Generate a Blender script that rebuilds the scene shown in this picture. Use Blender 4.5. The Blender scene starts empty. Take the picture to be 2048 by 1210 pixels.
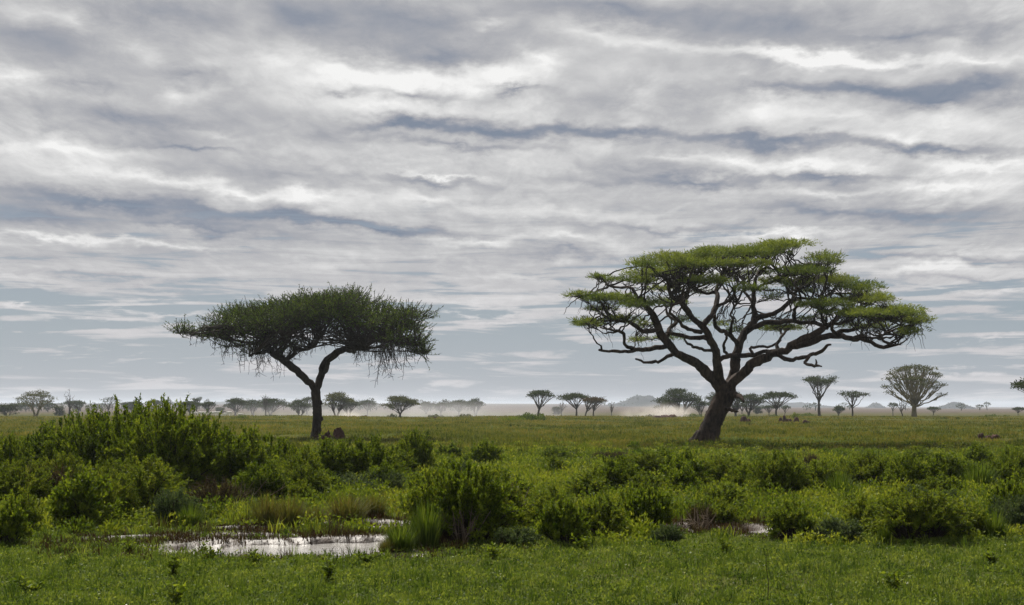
import bpy, math, random
import numpy as np
from mathutils import Vector

# ------------------------------------------------------------------ camera
C = bpy.context.scene
R = math.radians
F = 2813.0                      # focal length in photograph pixels (2048 wide)
EYE = 2.5
PITCH = math.atan(207.0 / F)
cam_data = bpy.data.cameras.new('camera')
cam_data.sensor_width = 36.0
cam_data.lens = 36.0 * F / 2048.0
cam_data.clip_start = 0.1
cam_data.clip_end = 60000.0
cam = bpy.data.objects.new('camera', cam_data)
cam.location = (0, 0, EYE)
cam.rotation_euler = (math.pi / 2 + PITCH, 0, 0)
C.collection.objects.link(cam)
C.camera = cam

C.view_settings.view_transform = 'Standard'
C.view_settings.look = 'None'
C.view_settings.exposure = 0.5
C.view_settings.gamma = 1.0
C.cycles.use_denoising = True
C.cycles.denoiser = 'OPENIMAGEDENOISE'
C.cycles.denoising_prefilter = 'NONE'
C.cycles.sample_clamp_indirect = 4.0
C.render.filter_size = 1.1
C.cycles.max_bounces = 8
C.cycles.diffuse_bounces = 3
C.cycles.transmission_bounces = 4
C.cycles.volume_bounces = 0
C.cycles.transparent_max_bounces = 8


def ray(px, py):
    r, u = (px - 1024.0) / F, (605.0 - py) / F
    return np.array([r, math.cos(PITCH) - u * math.sin(PITCH), math.sin(PITCH) + u * math.cos(PITCH)])


def at(px, py, Y):
    d = ray(px, py)
    return np.array([0, 0, EYE]) + d * (Y / d[1])


def ground_at(px, py):
    d = ray(px, py)
    return np.array([0, 0, EYE]) + d * (-EYE / d[2])


# ------------------------------------------------------------------ sun
SUN_AZ, SUN_EL = R(-20), R(50)
S = Vector((math.sin(SUN_AZ) * math.cos(SUN_EL), math.cos(SUN_AZ) * math.cos(SUN_EL), math.sin(SUN_EL)))
sun_data = bpy.data.lights.new('sun', 'SUN')
sun_data.energy = 5.0
sun_data.angle = R(5)
sun_data.color = (1.0, 0.95, 0.86)
sun = bpy.data.objects.new('sun', sun_data)
sun.rotation_euler = S.to_track_quat('Z', 'Y').to_euler()
sun.location = (0, 0, 60)
C.collection.objects.link(sun)


# ------------------------------------------------------------------ node helper
class NT:
    def __init__(self, tree):
        self.t = tree
        self.n = tree.nodes
        self.l = tree.links

    def add(self, typ, **kw):
        n = self.n.new(typ)
        for k, v in kw.items():
            setattr(n, k, v)
        return n

    def put(self, sock, v):
        if hasattr(v, 'is_output') or hasattr(v, 'links'):
            self.l.new(v, sock)
        else:
            if isinstance(v, (tuple, list)) and len(v) == 3 and sock.type == 'RGBA':
                v = (*v, 1.0)
            sock.default_value = v

    def math(self, op, a, b=0.0, c=None, clamp=False):
        n = self.add('ShaderNodeMath', operation=op, use_clamp=clamp)
        self.put(n.inputs[0], a)
        self.put(n.inputs[1], b)
        if c is not None:
            self.put(n.inputs[2], c)
        return n.outputs[0]

    def vmath(self, op, a, b=(0, 0, 0)):
        n = self.add('ShaderNodeVectorMath', operation=op)
        self.put(n.inputs[0], a)
        self.put(n.inputs[1], b)
        return n.outputs['Vector']

    def noise(self, vec, scale, detail=4, rough=0.5, dist=0.0, out='Fac', lac=2.0):
        n = self.add('ShaderNodeTexNoise')
        self.put(n.inputs['Vector'], vec)
        n.inputs['Scale'].default_value = scale
        n.inputs['Detail'].default_value = detail
        n.inputs['Roughness'].default_value = rough
        n.inputs['Distortion'].default_value = dist
        n.inputs['Lacunarity'].default_value = lac
        return n.outputs[out]

    def ramp(self, fac, stops, interp='LINEAR'):
        n = self.add('ShaderNodeValToRGB')
        cr = n.color_ramp
        cr.interpolation = interp
        while len(cr.elements) < len(stops):
            cr.elements.new(0.5)
        for e, (p, c) in zip(cr.elements, stops):
            e.position = p
            e.color = (*c, 1.0) if len(c) == 3 else c
        self.put(n.inputs[0], fac)
        return n.outputs[0]

    def smooth(self, v, a, b):
        n = self.add('ShaderNodeMapRange', interpolation_type='SMOOTHSTEP')
        self.put(n.inputs[0], v)
        n.inputs[1].default_value = a
        n.inputs[2].default_value = b
        return n.outputs[0]

    def mix(self, fac, a, b, blend='MIX'):
        n = self.add('ShaderNodeMix', data_type='RGBA', blend_type=blend)
        self.put(n.inputs[0], fac)
        self.put(n.inputs[6], a)
        self.put(n.inputs[7], b)
        return n.outputs[2]


# ------------------------------------------------------------------ world: clear sky under layers of cloud
world = bpy.data.worlds.new('World')
C.world = world
world.use_nodes = True
W = NT(world.node_tree)
W.n.clear()
STRENGTH = 0.1
out = W.add('ShaderNodeOutputWorld')
bg = W.add('ShaderNodeBackground')
bg.inputs['Strength'].default_value = STRENGTH
W.l.new(bg.outputs[0], out.inputs['Surface'])
sky = W.add('ShaderNodeTexSky', sky_type='NISHITA')
sky.sun_disc = False
sky.sun_elevation = SUN_EL
sky.sun_rotation = SUN_AZ
sky.dust_density = 3.0
tc = W.add('ShaderNodeTexCoord')
sep = W.add('ShaderNodeSeparateXYZ')
W.l.new(tc.outputs['Generated'], sep.inputs[0])
dx, dy, dz = sep.outputs
az = W.math('ARCTAN2', dx, dy)
el = W.math('ARCSINE', dz)
U = W.math('MULTIPLY', az, F / 100)
V = W.math('MULTIPLY', el, F / 100)
comb = W.add('ShaderNodeCombineXYZ')
W.l.new(U, comb.inputs[0])
W.l.new(V, comb.inputs[1])
UV = comb.outputs[0]
# the cloud deck seen in perspective (flat layer overhead)
zz = W.math('ADD', W.math('MAXIMUM', dz, 0.0), 0.085)
pc = W.add('ShaderNodeCombineXYZ')
W.l.new(W.math('DIVIDE', dx, zz), pc.inputs[0])
W.l.new(W.math('DIVIDE', dy, zz), pc.inputs[1])
P = pc.outputs[0]
Pst = W.vmath('MULTIPLY', P, (0.55, 1.0, 1.0))
# warp of the layout
wn = W.noise(W.vmath('MULTIPLY', UV, (0.8, 1.7, 1.0)), 1.0, 5, 0.6, out='Color')
warp = W.vmath('MULTIPLY', W.vmath('SUBTRACT', wn, (0.5, 0.5, 0.5)), (1.5, 0.85, 0.0))
# cloud lumps: lying in layers, smaller and flatter towards the horizon
elc = W.math('MAXIMUM', el, -0.03)
qc = W.add('ShaderNodeCombineXYZ')
W.l.new(W.math('DIVIDE', az, W.math('ADD', elc, 0.12)), qc.inputs[0])
W.l.new(W.math('MULTIPLY', W.math('LOGARITHM', W.math('ADD', elc, 0.06), 2.718282), 1.35), qc.inputs[1])
Q = qc.outputs[0]
UVw = W.vmath('ADD', UV, warp)


def uv_of(px, py):
    d = ray(px, py)
    d = d / np.linalg.norm(d)
    return math.atan2(d[0], d[1]) * F / 100, math.asin(d[2]) * F / 100


BLOBS = [  # px, py, rx, ry, tilt (clockwise deg), amount
    (330, 30, 330, 70, 0, -.24), (625, 40, 70, 35, 0, -.16), (60, 25, 150, 30, 5, .22), (160, 45, 40, 30, 0, .14),
    (60, 60, 110, 40, 0, -.16), (130, 110, 130, 50, 0, -.16), (380, 146, 75, 26, 4, -.26), (30, 158, 80, 26, 0, .28), (180, 172, 120, 24, 0, -.2),
    (260, 98, 60, 26, 5, .16), (370, 185, 70, 18, 0, .18), (560, 120, 130, 42, 10, .22), (470, 25, 70, 30, 0, .10), (510, 50, 60, 30, 0, .12),
    (800, 40, 330, 60, 4, -.26), (870, 105, 210, 45, 4, -.30), (700, 95, 120, 40, 0, -.06), (980, 50, 90, 16, -8, .22), (620, 140, 50, 30, 0, -.12),
    (860, 148, 200, 30, 2, .34), (720, 150, 120, 40, 10, .26), (1085, 118, 75, 30, 0, .40), (1020, 150, 110, 30, 0, .3), (760, 215, 200, 25, 3, .24),
    (820, 188, 110, 16, 2, -.34), (1040, 178, 55, 9, 2, -.42), (680, 186, 60, 8, 0, -.22),
    (1180, 62, 170, 26, 6, .18), (1300, 90, 190, 28, 9, .26), (1560, 108, 240, 18, 6, .34), (1700, 118, 250, 14, 4, .32), (1960, 118, 120, 16, 4, .22),
    (1230, 22, 210, 26, 6, -.22), (1550, 45, 340, 45, 6, -.24), (1800, 72, 300, 20, 2, -.24), (1985, 45, 90, 25, 0, -.18), (1720, 70, 90, 12, 0, .12),
    (1490, 130, 110, 36, 10, -.12), (1560, 175, 130, 22, 5, -.20), (1750, 182, 230, 20, 5, -.46), (1960, 178, 160, 28, 3, -.38), (1890, 205, 90, 14, 8, -.34),
    (1350, 180, 120, 36, 15, -.10), (1240, 215, 140, 28, 5, -.10), (1520, 225, 110, 40, 0, .30), (1680, 230, 170, 26, 10, .20), (1900, 242, 160, 26, 6, .18), (1800, 275, 90, 18, 10, .16),
    (1000, 262, 280, 20, 2, -.58), (800, 255, 200, 16, -5, -.34), (900, 290, 300, 12, 3, -.30), (1250, 268, 220, 18, 4, -.34), (700, 270, 90, 12, 4, .12),
    (1560, 282, 230, 16, 4, -.46), (1850, 300, 220, 14, 4, -.48), (1470, 322, 150, 16, 3, .30), (1620, 328, 90, 18, 6, .30), (1350, 310, 110, 10, 2, .16), (1960, 330, 140, 14, 3, .26), (1720, 342, 50, 10, 0, .16),
    (1400, 362, 330, 16, 2, -.40), (1250, 335, 120, 20, 4, -.22), (1640, 355, 180, 10, 3, -.32), (1180, 368, 150, 12, 2, -.10), (1900, 372, 160, 14, -2, .26), (1650, 392, 170, 10, 0, .22),
    (250, 240, 300, 34, 2, -.26), (180, 268, 260, 14, 0, -.12), (150, 306, 240, 16, 0, .24), (430, 268, 120, 14, -2, .16), (380, 295, 150, 7, 1, -.26), (560, 345, 200, 30, 8, -.16),
    (300, 352, 200, 18, 6, .20), (480, 385, 220, 14, 8, .26), (620, 392, 90, 16, 0, .32), (860, 362, 130, 12, 4, -.26), (880, 352, 120, 6, 4, .24), (700, 345, 160, 16, 0, -.10),
    (230, 412, 300, 20, 5, -.56), (60, 430, 180, 26, 4, -.38), (520, 430, 260, 16, 6, -.48), (760, 458, 220, 14, 5, -.48), (420, 455, 260, 14, 4, -.30), (900, 420, 120, 14, 8, -.06),
    (960, 482, 90, 14, -4, .36), (840, 405, 100, 14, 5, .24), (100, 480, 200, 10, 2, .26), (330, 492, 260, 9, 2, .18), (600, 500, 220, 12, 2, .06),
    (1150, 430, 240, 18, 2, .14), (1560, 468, 220, 10, 0, .30), (1150, 480, 130, 12, 3, .24), (1830, 430, 230, 26, 3, -.38), (1620, 425, 220, 12, 2, -.22), (1300, 455, 240, 10, 2, -.22), (1150, 510, 150, 10, 4, -.24),
    (1850, 537, 140, 12, -2, .38), (1930, 510, 170, 12, 3, -.32), (1780, 508, 90, 10, 0, -.22), (1950, 560, 160, 8, 2, -.32), (1960, 585, 150, 8, 0, .2),
    (200, 552, 220, 8, 2, -.22), (90, 580, 160, 9, 0, -.20), (330, 575, 200, 9, 2, -.18), (60, 605, 110, 5, 0, .26), (330, 622, 200, 7, -1, .22), (160, 640, 160, 6, 0, .2),
    (920, 618, 200, 6, 1, .24), (1000, 640, 160, 5, 1, .22), (1040, 560, 150, 12, 2, .14),
    (1960, 645, 160, 26, 0, -.35), (1080, 690, 200, 16, 0, -.3), (1960, 682, 90, 11, -3, .5), (1900, 735, 200, 8, 0, .3), (1650, 735, 180, 8, 0, .25), (80, 718, 160, 8, 0, .22), (330, 715, 120, 8, -2, .28), (420, 755, 120, 5, 0, .25),
    (1250, 690, 60, 5, 0, .3), (850, 772, 60, 9, 0, .25), (1375, 775, 50, 12, 0, .3), (130, 655, 260, 7, 0, -.25), (900, 690, 160, 16, 0, -.25), (950, 600, 160, 14, 0, .18),
    (1650, 270, 200, 34, 10, .12), (1450, 150, 200, 40, 8, .10), (650, 170, 260, 40, 5, .12), (150, 335, 260, 30, 4, .12), (700, 410, 220, 26, 6, .12), (1250, 130, 150, 60, 5, .12), (1000, 215, 140, 26, 0, .15),
]
acc = None
for (bx, by, rx, ry, tilt, amt) in BLOBS:
    u, v = uv_of(bx, by)
    m = W.add('ShaderNodeMapping', vector_type='TEXTURE')
    W.l.new(UVw, m.inputs['Vector'])
    m.inputs['Location'].default_value = (u, v, 0)
    m.inputs['Rotation'].default_value = (0, 0, -R(tilt))
    m.inputs['Scale'].default_value = (rx * 1.5 / 100, ry * 1.5 / 100, 1)
    g = W.add('ShaderNodeTexGradient', gradient_type='QUADRATIC_SPHERE')
    W.l.new(m.outputs[0], g.inputs[0])
    acc = W.math('MULTIPLY_ADD', g.outputs['Fac'], amt * 1.38, acc if acc is not None else 0.0)

soft = W.math('SUBTRACT', W.noise(W.vmath('MULTIPLY', Q, (0.7, 1.0, 1.0)), 4.2, 5, 0.55, 0.25), 0.5)
fine = W.math('SUBTRACT', W.noise(Q, 11.0, 9, 0.60, 0.55), 0.5)
# billows: rounded lumps with creases between them
bil = W.math('SUBTRACT', W.math('ABSOLUTE', W.math('SUBTRACT', W.noise(W.vmath('ADD', W.vmath('MULTIPLY', Q, (0.9, 1.0, 1.0)), (7.3, 2.1, 0)), 8.0, 7, 0.62, 0.3), 0.5)), 0.10)
streak = W.math('SUBTRACT', W.noise(W.vmath('MULTIPLY', UV, (0.28, 3.4, 1.0)), 1.3, 5, 0.6, 0.6), 0.5)
low = W.smooth(V, 5.2, 2.2)                       # 1 towards the horizon
# glow of the hidden sun through the deck, dimmer deck behind the camera
sd = W.vmath('MULTIPLY', tc.outputs['Generated'], tuple(S))
ss = W.add('ShaderNodeSeparateXYZ')
W.l.new(sd, ss.inputs[0])
sdot = W.math('ADD', W.math('ADD', ss.outputs[0], ss.outputs[1]), ss.outputs[2])
Fv = W.math('ADD', acc, 0.63)
broad = W.math('SUBTRACT', W.noise(W.vmath('ADD', W.vmath('MULTIPLY', Q, (0.6, 1.0, 1.0)), (3.1, 9.2, 0)), 1.7, 3, 0.5, 0.2), 0.5)
Fv = W.math('MULTIPLY_ADD', broad, 0.55, Fv)
Fv = W.math('MULTIPLY_ADD', soft, 0.62, Fv)
Fv = W.math('MULTIPLY_ADD', fine, W.math('MULTIPLY_ADD', W.smooth(broad, -.12, .15), 0.34, 0.22), Fv)
Fv = W.math('MULTIPLY_ADD', bil, W.math('MULTIPLY_ADD', W.smooth(soft, -.1, .12), 0.55, 0.22), Fv)
Fv = W.math('MULTIPLY_ADD', streak, W.math('MULTIPLY_ADD', low, 0.75, 0.06), Fv)
CLOUD = [(0.0, (.205, .245, .315)), (0.20, (.265, .292, .350)), (0.40, (.378, .386, .415)), (0.58, (.500, .501, .513)), (0.76, (.665, .664, .664)), (0.97, (.86, .856, .848)), (1.0, (.88, .876, .868))]
cloud = W.ramp(Fv, CLOUD)
# clear bluish air low down between the streaks
skyc = W.mix(1.0, sky.outputs[0], (STRENGTH * .52, STRENGTH * .50, STRENGTH * .50), 'MULTIPLY')
clear = W.mix(0.85, skyc, W.ramp(W.math('DIVIDE', V, 8.0), [(0.0, (.43, .445, .485)), (0.10, (.39, .44, .49)), (0.22, (.335, .402, .457)), (0.45, (.28, .35, .43))]))
gap_n = W.math('MULTIPLY_ADD', streak, 2.3, W.math('MULTIPLY_ADD', soft, .9, W.math('MULTIPLY', acc, .6)))
lowf = W.ramp(W.math('DIVIDE', V, 8.0), [(0.0, (.52,) * 3), (0.16, (.56,) * 3), (0.23, (.45,) * 3), (0.29, (.24,) * 3), (0.40, (.06,) * 3), (0.5, (-.2, 0, 0))])
gap = W.smooth(W.math('SUBTRACT', lowf, gap_n), 0.22, 0.56)
gap = W.math('MULTIPLY', gap, W.smooth(V, 4.3, 3.0))
lowcloud = W.mix(W.math('MULTIPLY', W.smooth(V, 3.4, 1.2), .8), cloud, (.56, .545, .56))
col = W.mix(gap, lowcloud, clear)
glow = W.math('MULTIPLY', W.math('POWER', W.math('MAXIMUM', sdot, 0.0), 5.0), .7)
behind = W.ramp(W.math('MULTIPLY_ADD', sdot, 0.5, 0.5), [(0.0, (.30,) * 3), (0.45, (.50,) * 3), (0.70, (1.0,) * 3), (0.8, (1.0,) * 3)])
above = W.smooth(V, 8.2, 14.0)
gain = W.mix(above, (1, 1, 1), W.vmath('ADD', W.vmath('MULTIPLY', behind, (.78, .78, .78)), (0, 0, 0)))
col = W.mix(1.0, col, gain, 'MULTIPLY')
glowc = W.add('ShaderNodeCombineXYZ')
gg = W.math('MULTIPLY', glow, above)
for i in range(3):
    W.l.new(W.math('MULTIPLY', gg, (1.0, .96, .9)[i]), glowc.inputs[i])
col = W.vmath('ADD', col, glowc.outputs[0])
col = W.vmath('MULTIPLY', col, (.73 / STRENGTH,) * 3)
W.l.new(col, bg.inputs['Color'])
world.cycles.sampling_method = 'MANUAL'
world.cycles.sample_map_resolution = 512


# ------------------------------------------------------------------ mesh helpers
rng = np.random.default_rng(11)
HID = {}


def tag(o, label=None, cat=None, group=None, kind=None):
    if label: o['label'] = label
    if cat: o['category'] = cat
    if group: o['group'] = group
    if kind: o['kind'] = kind
    return o


def link(o, parent=None):
    C.collection.objects.link(o)
    if parent is not None:
        o.parent = parent
    return o


def thing(name, label, cat, loc=(0, 0, 0), group=None):
    o = bpy.data.objects.new(name, None)
    o.empty_display_size = 0.3
    o.location = tuple(float(v) for v in loc)
    link(o)
    return tag(o, label, cat, group)


class MB:
    """collects quads and triangles (with a per-point tint) and links them as ONE mesh object"""

    def __init__(self):
        self.v, self.q, self.t, self.c, self.n = [], [], [], [], 0

    def add(self, v, q=None, t=None, c=0.5):
        v = np.asarray(v, dtype=np.float32).reshape(-1, 3)
        if q is not None and len(q): self.q.append(np.asarray(q, dtype=np.int32).reshape(-1, 4) + self.n)
        if t is not None and len(t): self.t.append(np.asarray(t, dtype=np.int32).reshape(-1, 3) + self.n)
        self.v.append(v)
        self.c.append(np.broadcast_to(np.asarray(c, dtype=np.float32), (len(v),)).copy())
        self.n += len(v)

    def mesh(self, name, mat, smooth=False):
        me = bpy.data.meshes.new(name)
        v = np.concatenate(self.v)
        q = np.concatenate(self.q) if self.q else np.zeros((0, 4), np.int32)
        t = np.concatenate(self.t) if self.t else np.zeros((0, 3), np.int32)
        me.vertices.add(len(v))
        me.vertices.foreach_set('co', v.ravel())
        me.loops.add(q.size + t.size)
        me.loops.foreach_set('vertex_index', np.concatenate([q.ravel(), t.ravel()]).astype(np.int32))
        me.polygons.add(len(q) + len(t))
        st = np.concatenate([np.arange(len(q)) * 4, q.size + np.arange(len(t)) * 3]).astype(np.int32)
        me.polygons.foreach_set('loop_start', st)
        if smooth:
            me.polygons.foreach_set('use_smooth', np.ones(len(q) + len(t), dtype=bool))
        a = me.attributes.new('tint', 'FLOAT', 'POINT')
        a.data.foreach_set('value', np.concatenate(self.c))
        me.materials.append(mat)
        me.update(calc_edges=True)
        return me

    def obj(self, name, mat, parent=None, smooth=False, loc=None):
        o = bpy.data.objects.new(name, self.mesh(name, mat, smooth))
        link(o, parent)
        if loc is not None: o.location = tuple(float(x) for x in loc)
        return o


def unit(a):
    return a / np.maximum(np.linalg.norm(a, axis=-1, keepdims=True), 1e-9)


def rand_unit(r, n):
    return unit(r.normal(size=(n, 3)))


def kites(mb, r, p, d, L, w, c=0.5, curl=0.0):
    """leaf-shaped quads from p along d"""
    n = len(p)
    d = unit(d)
    s = unit(np.cross(d, rand_unit(r, n)))
    nn = np.cross(d, s)
    L = np.broadcast_to(L, (n,))[:, None]
    w = np.broadcast_to(w, (n,))[:, None]
    v = np.empty((n, 4, 3))
    v[:, 0] = p
    v[:, 1] = p + d * L * .45 + s * w * .5 + nn * L * curl
    v[:, 2] = p + d * L
    v[:, 3] = p + d * L * .45 - s * w * .5 + nn * L * curl
    mb.add(v, q=np.arange(n * 4).reshape(n, 4), c=np.repeat(np.broadcast_to(c, (n,)), 4))


def blades(mb, r, p, H, w, lean=0.35, c=0.5):
    """grass blades: a quad and a pointed tip, bent over"""
    n = len(p)
    H = np.broadcast_to(H, (n,))
    w = np.broadcast_to(w, (n,))
    a = r.uniform(0, 2 * np.pi, n)
    b = r.uniform(0, 2 * np.pi, n)
    ln = np.abs(r.normal(0, 1, n)) * lean * H
    dirv = np.stack([np.cos(a), np.sin(a), np.zeros(n)], 1)
    sv = np.stack([np.cos(b), np.sin(b), np.zeros(n)], 1) * (w * .5)[:, None]
    up = np.array([0, 0, 1.0])
    v = np.empty((n, 5, 3))
    v[:, 0] = p - sv
    v[:, 1] = p + sv
    m = p + dirv * (ln * .35)[:, None] + up * (H * .6)[:, None]
    v[:, 2] = m + sv * .75
    v[:, 3] = m - sv * .75
    v[:, 4] = p + dirv * ln[:, None] + up * (H * np.clip(1 - .25 * (ln / np.maximum(H, 1e-6)) ** 2, .35, 1))[:, None]
    i = np.arange(n)[:, None] * 5
    mb.add(v, q=i + np.array([0, 1, 2, 3]), t=i + np.array([3, 2, 4]), c=np.repeat(np.broadcast_to(c, (n,)), 5))


def multi_tube(mb, pts, rad, sides=3, c=0.5):
    """pts (n,k,3), rad (n,k): n thin tubes at once"""
    n, k, _ = pts.shape
    tan = unit(np.gradient(pts, axis=1))
    ref = unit(np.cross(tan[:, :1], np.array([.31, .77, .55])))
    a = unit(ref - tan * (ref * tan).sum(-1, keepdims=True))
    b = np.cross(tan, a)
    ang = np.arange(sides) * 2 * np.pi / sides
    ring = a[:, :, None] * np.cos(ang)[None, None, :, None] + b[:, :, None] * np.sin(ang)[None, None, :, None]
    v = pts[:, :, None] + ring * rad[:, :, None, None]
    base = (np.arange(n)[:, None, None] * k + np.arange(k - 1)[None, :, None]) * sides
    j = np.arange(sides)[None, None]
    j2 = (j + 1) % sides
    q = np.stack([base + j, base + j2, base + sides + j2, base + sides + j], -1)
    mb.add(v, q=q, c=c)


def smooth_path(pts, rad, step):
    """Catmull-Rom through pts, resampled about every `step` metres"""
    pts = np.asarray(pts, float)
    rad = np.asarray(rad, float)
    P = np.vstack([2 * pts[0] - pts[1], pts, 2 * pts[-1] - pts[-2]])
    o, ro = [], []
    for i in range(len(pts) - 1):
        p0, p1, p2, p3 = P[i:i + 4]
        m = max(2, int(np.linalg.norm(p2 - p1) / step))
        t = np.linspace(0, 1, m, endpoint=False)[:, None]
        o.append(.5 * ((2 * p1) + (-p0 + p2) * t + (2 * p0 - 5 * p1 + 4 * p2 - p3) * t ** 2 + (-p0 + 3 * p1 - 3 * p2 + p3) * t ** 3))
        ro.append(rad[i] * (1 - t[:, 0]) + rad[i + 1] * t[:, 0])
    o.append(pts[-1:])
    ro.append(rad[-1:])
    return np.vstack(o), np.concatenate(ro)


def bark_tube(mb, r, pts, rad, sides=12, rough=.10, wob=0.0, c=0.5):
    """a limb: one tube with a lumpy, furrowed surface, closed at its tip"""
    k = len(pts)
    pts = pts + (r.normal(size=(k, 3)) * (rad * wob)[:, None] if wob else 0)
    tan = unit(np.gradient(pts, axis=0))
    a = unit(np.cross(tan, np.array([.13, .97, .2])))
    b = np.cross(tan, a)
    ang = np.arange(sides) * 2 * np.pi / sides
    along = np.cumsum(np.r_[0, np.linalg.norm(np.diff(pts, axis=0), axis=1)])
    lump = np.ones((k, sides))
    for m in range(4):
        f = r.integers(1, 5)
        lump += rough * .5 * np.sin(f * ang[None] + r.uniform(0, 6) + along[:, None] * r.uniform(.4, 2.2) / max(rad.mean(), .03) * .25)
    lump += r.normal(size=(k, sides)) * rough * .45
    v = pts[:, None] + (a[:, None] * np.cos(ang)[None, :, None] + b[:, None] * np.sin(ang)[None, :, None]) * (rad[:, None] * lump)[..., None]
    i = np.arange(k - 1)[:, None] * sides
    j = np.arange(sides)[None]
    j2 = (j + 1) % sides
    q = np.stack([i + j, i + j2, i + sides + j2, i + sides + j], -1)
    tip = pts[-1] + tan[-1] * rad[-1] * .8
    v = np.vstack([v.reshape(-1, 3), tip, pts[0] - tan[0] * rad[0] * .3])
    sd = np.arange(sides)
    t = np.stack([(k - 1) * sides + sd, (k - 1) * sides + (sd + 1) % sides, np.full(sides, k * sides)], 1)
    t = np.vstack([t, np.stack([(sd + 1) % sides, sd, np.full(sides, k * sides + 1)], 1)])
    mb.add(v, q=q, t=t, c=c)


def bez(p0, p1, p2, k):
    t = np.linspace(0, 1, k)[None, :, None]
    return (1 - t) ** 2 * p0[:, None] + 2 * (1 - t) * t * p1[:, None] + t ** 2 * p2[:, None]


# smooth 2-D value field as a sum of rotated sines
def field(x, y, scale, seed, n=7):
    r = np.random.default_rng(seed)
    s = 0
    for i in range(n):
        a = r.uniform(0, 2 * np.pi)
        f = r.uniform(.6, 1.9) / scale * 2 * np.pi
        s = s + np.sin((x * np.cos(a) + y * np.sin(a)) * f + r.uniform(0, 6.28) + 1.3 * np.sin((x * np.sin(a) - y * np.cos(a)) * f * .6 + r.uniform(0, 6.28)))
    return s / n * 1.6


def sstep(v, a, b):
    t = np.clip((v - a) / (b - a), 0, 1)
    return t * t * (3 - 2 * t)


# ------------------------------------------------------------------ materials
def leaf_mat(name, lo, mid, hi, trans=0.35, rough=.6, spec=.07):
    m = bpy.data.materials.new(name)
    m.use_nodes = True
    n = NT(m.node_tree)
    n.n.clear()
    o = n.add('ShaderNodeOutputMaterial')
    at_ = n.add('ShaderNodeAttribute', attribute_name='tint')
    info = n.add('ShaderNodeObjectInfo')
    geo = n.add('ShaderNodeTexCoord')
    ns = n.noise(geo.outputs['Object'], 2.3, 2, .5)
    f = n.math('ADD', at_.outputs['Fac'], n.math('MULTIPLY', n.math('SUBTRACT', ns, .5), .35))
    f = n.math('ADD', f, n.math('MULTIPLY', n.math('SUBTRACT', info.outputs['Random'], .5), .12))
    col = n.ramp(f, [(0.05, lo), (0.5, mid), (0.95, hi)])
    p = n.add('ShaderNodeBsdfPrincipled')
    n.put(p.inputs['Base Color'], col)
    p.inputs['Roughness'].default_value = rough
    p.inputs['Specular IOR Level'].default_value = spec
    tr = n.add('ShaderNodeBsdfTranslucent')
    n.put(tr.inputs['Color'], n.mix(1.0, col, (1.35, 1.25, .55), 'MULTIPLY'))
    mx = n.add('ShaderNodeMixShader')
    mx.inputs[0].default_value = trans
    n.l.new(p.outputs[0], mx.inputs[1])
    n.l.new(tr.outputs[0], mx.inputs[2])
    n.l.new(mx.outputs[0], o.inputs['Surface'])
    return m


def bark_mat(name, a, b, scale=6.0, bump=.6):
    m = bpy.data.materials.new(name)
    m.use_nodes = True
    n = NT(m.node_tree)
    p = n.n['Principled BSDF']
    tcn = n.add('ShaderNodeTexCoord')
    v = n.vmath('MULTIPLY', tcn.outputs['Object'], (1, 1, .35))
    f = n.noise(v, scale, 6, .65, .4)
    big = n.noise(tcn.outputs['Object'], scale * .18, 3, .5)
    n.put(p.inputs['Base Color'], n.ramp(n.math('MULTIPLY_ADD', n.math('SUBTRACT', big, .5), .8, f), [(.32, a), (.68, b)]))
    p.inputs['Roughness'].default_value = .92
    p.inputs['Specular IOR Level'].default_value = .15
    bp = n.add('ShaderNodeBump')
    bp.inputs['Strength'].default_value = bump
    bp.inputs['Distance'].default_value = .08
    n.l.new(f, bp.inputs['Height'])
    n.l.new(bp.outputs[0], p.inputs['Normal'])
    return m


M = {}
M['acacia_leaf'] = leaf_mat('acacia_leaf', (.034, .060, .016), (.084, .122, .028), (.150, .188, .042), .40)
M['dark_leaf'] = leaf_mat('dark_leaf', (.016, .034, .008), (.060, .098, .018), (.135, .180, .034), .40)
M['far_leaf'] = leaf_mat('far_leaf', (.020, .034, .014), (.040, .058, .020), (.070, .085, .030), .25)
M['olive_leaf'] = leaf_mat('olive_leaf', (.035, .045, .014), (.065, .075, .022), (.100, .105, .035), .3)
M['thorn_leaf'] = leaf_mat('thorn_leaf', (.022, .044, .005), (.090, .136, .014), (.200, .245, .028), .44)
M['yellow_leaf'] = leaf_mat('yellow_leaf', (.034, .064, .009), (.102, .146, .017), (.205, .232, .032), .42)
M['grey_leaf'] = leaf_mat('grey_leaf', (.030, .055, .022), (.070, .105, .045), (.130, .165, .080), .3)
M['brown_leaf'] = leaf_mat('brown_leaf', (.030, .022, .012), (.065, .050, .026), (.110, .090, .048), .25)
M['reed_leaf'] = leaf_mat('reed_leaf', (.022, .044, .008), (.062, .102, .014), (.125, .165, .028), .38)
M['rust_leaf'] = leaf_mat('rust_leaf', (.040, .050, .012), (.085, .095, .025), (.120, .085, .040), .35)
M['grass'] = leaf_mat('grass', (.022, .048, .009), (.090, .138, .024), (.190, .232, .055), .38)
M['plain_grass'] = leaf_mat('plain_grass', (.034, .058, .012), (.118, .130, .028), (.185, .155, .050), .36, .9, .0)
M['mud_grass'] = leaf_mat('mud_grass', (.022, .013, .009), (.048, .028, .017), (.072, .060, .022), .2)
M['pale_leaf'] = leaf_mat('pale_leaf', (.10, .13, .08), (.22, .25, .17), (.42, .44, .36), .3, .4, .5)
M['bark'] = bark_mat('bark', (.018, .013, .010), (.072, .050, .038), 5.5, 1.0)
M['dark_bark'] = bark_mat('dark_bark', (.024, .018, .014), (.055, .042, .033), 6.0, .8)
M['twig'] = bark_mat('twig', (.022, .018, .014), (.050, .040, .030), 9.0, .2)
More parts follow.
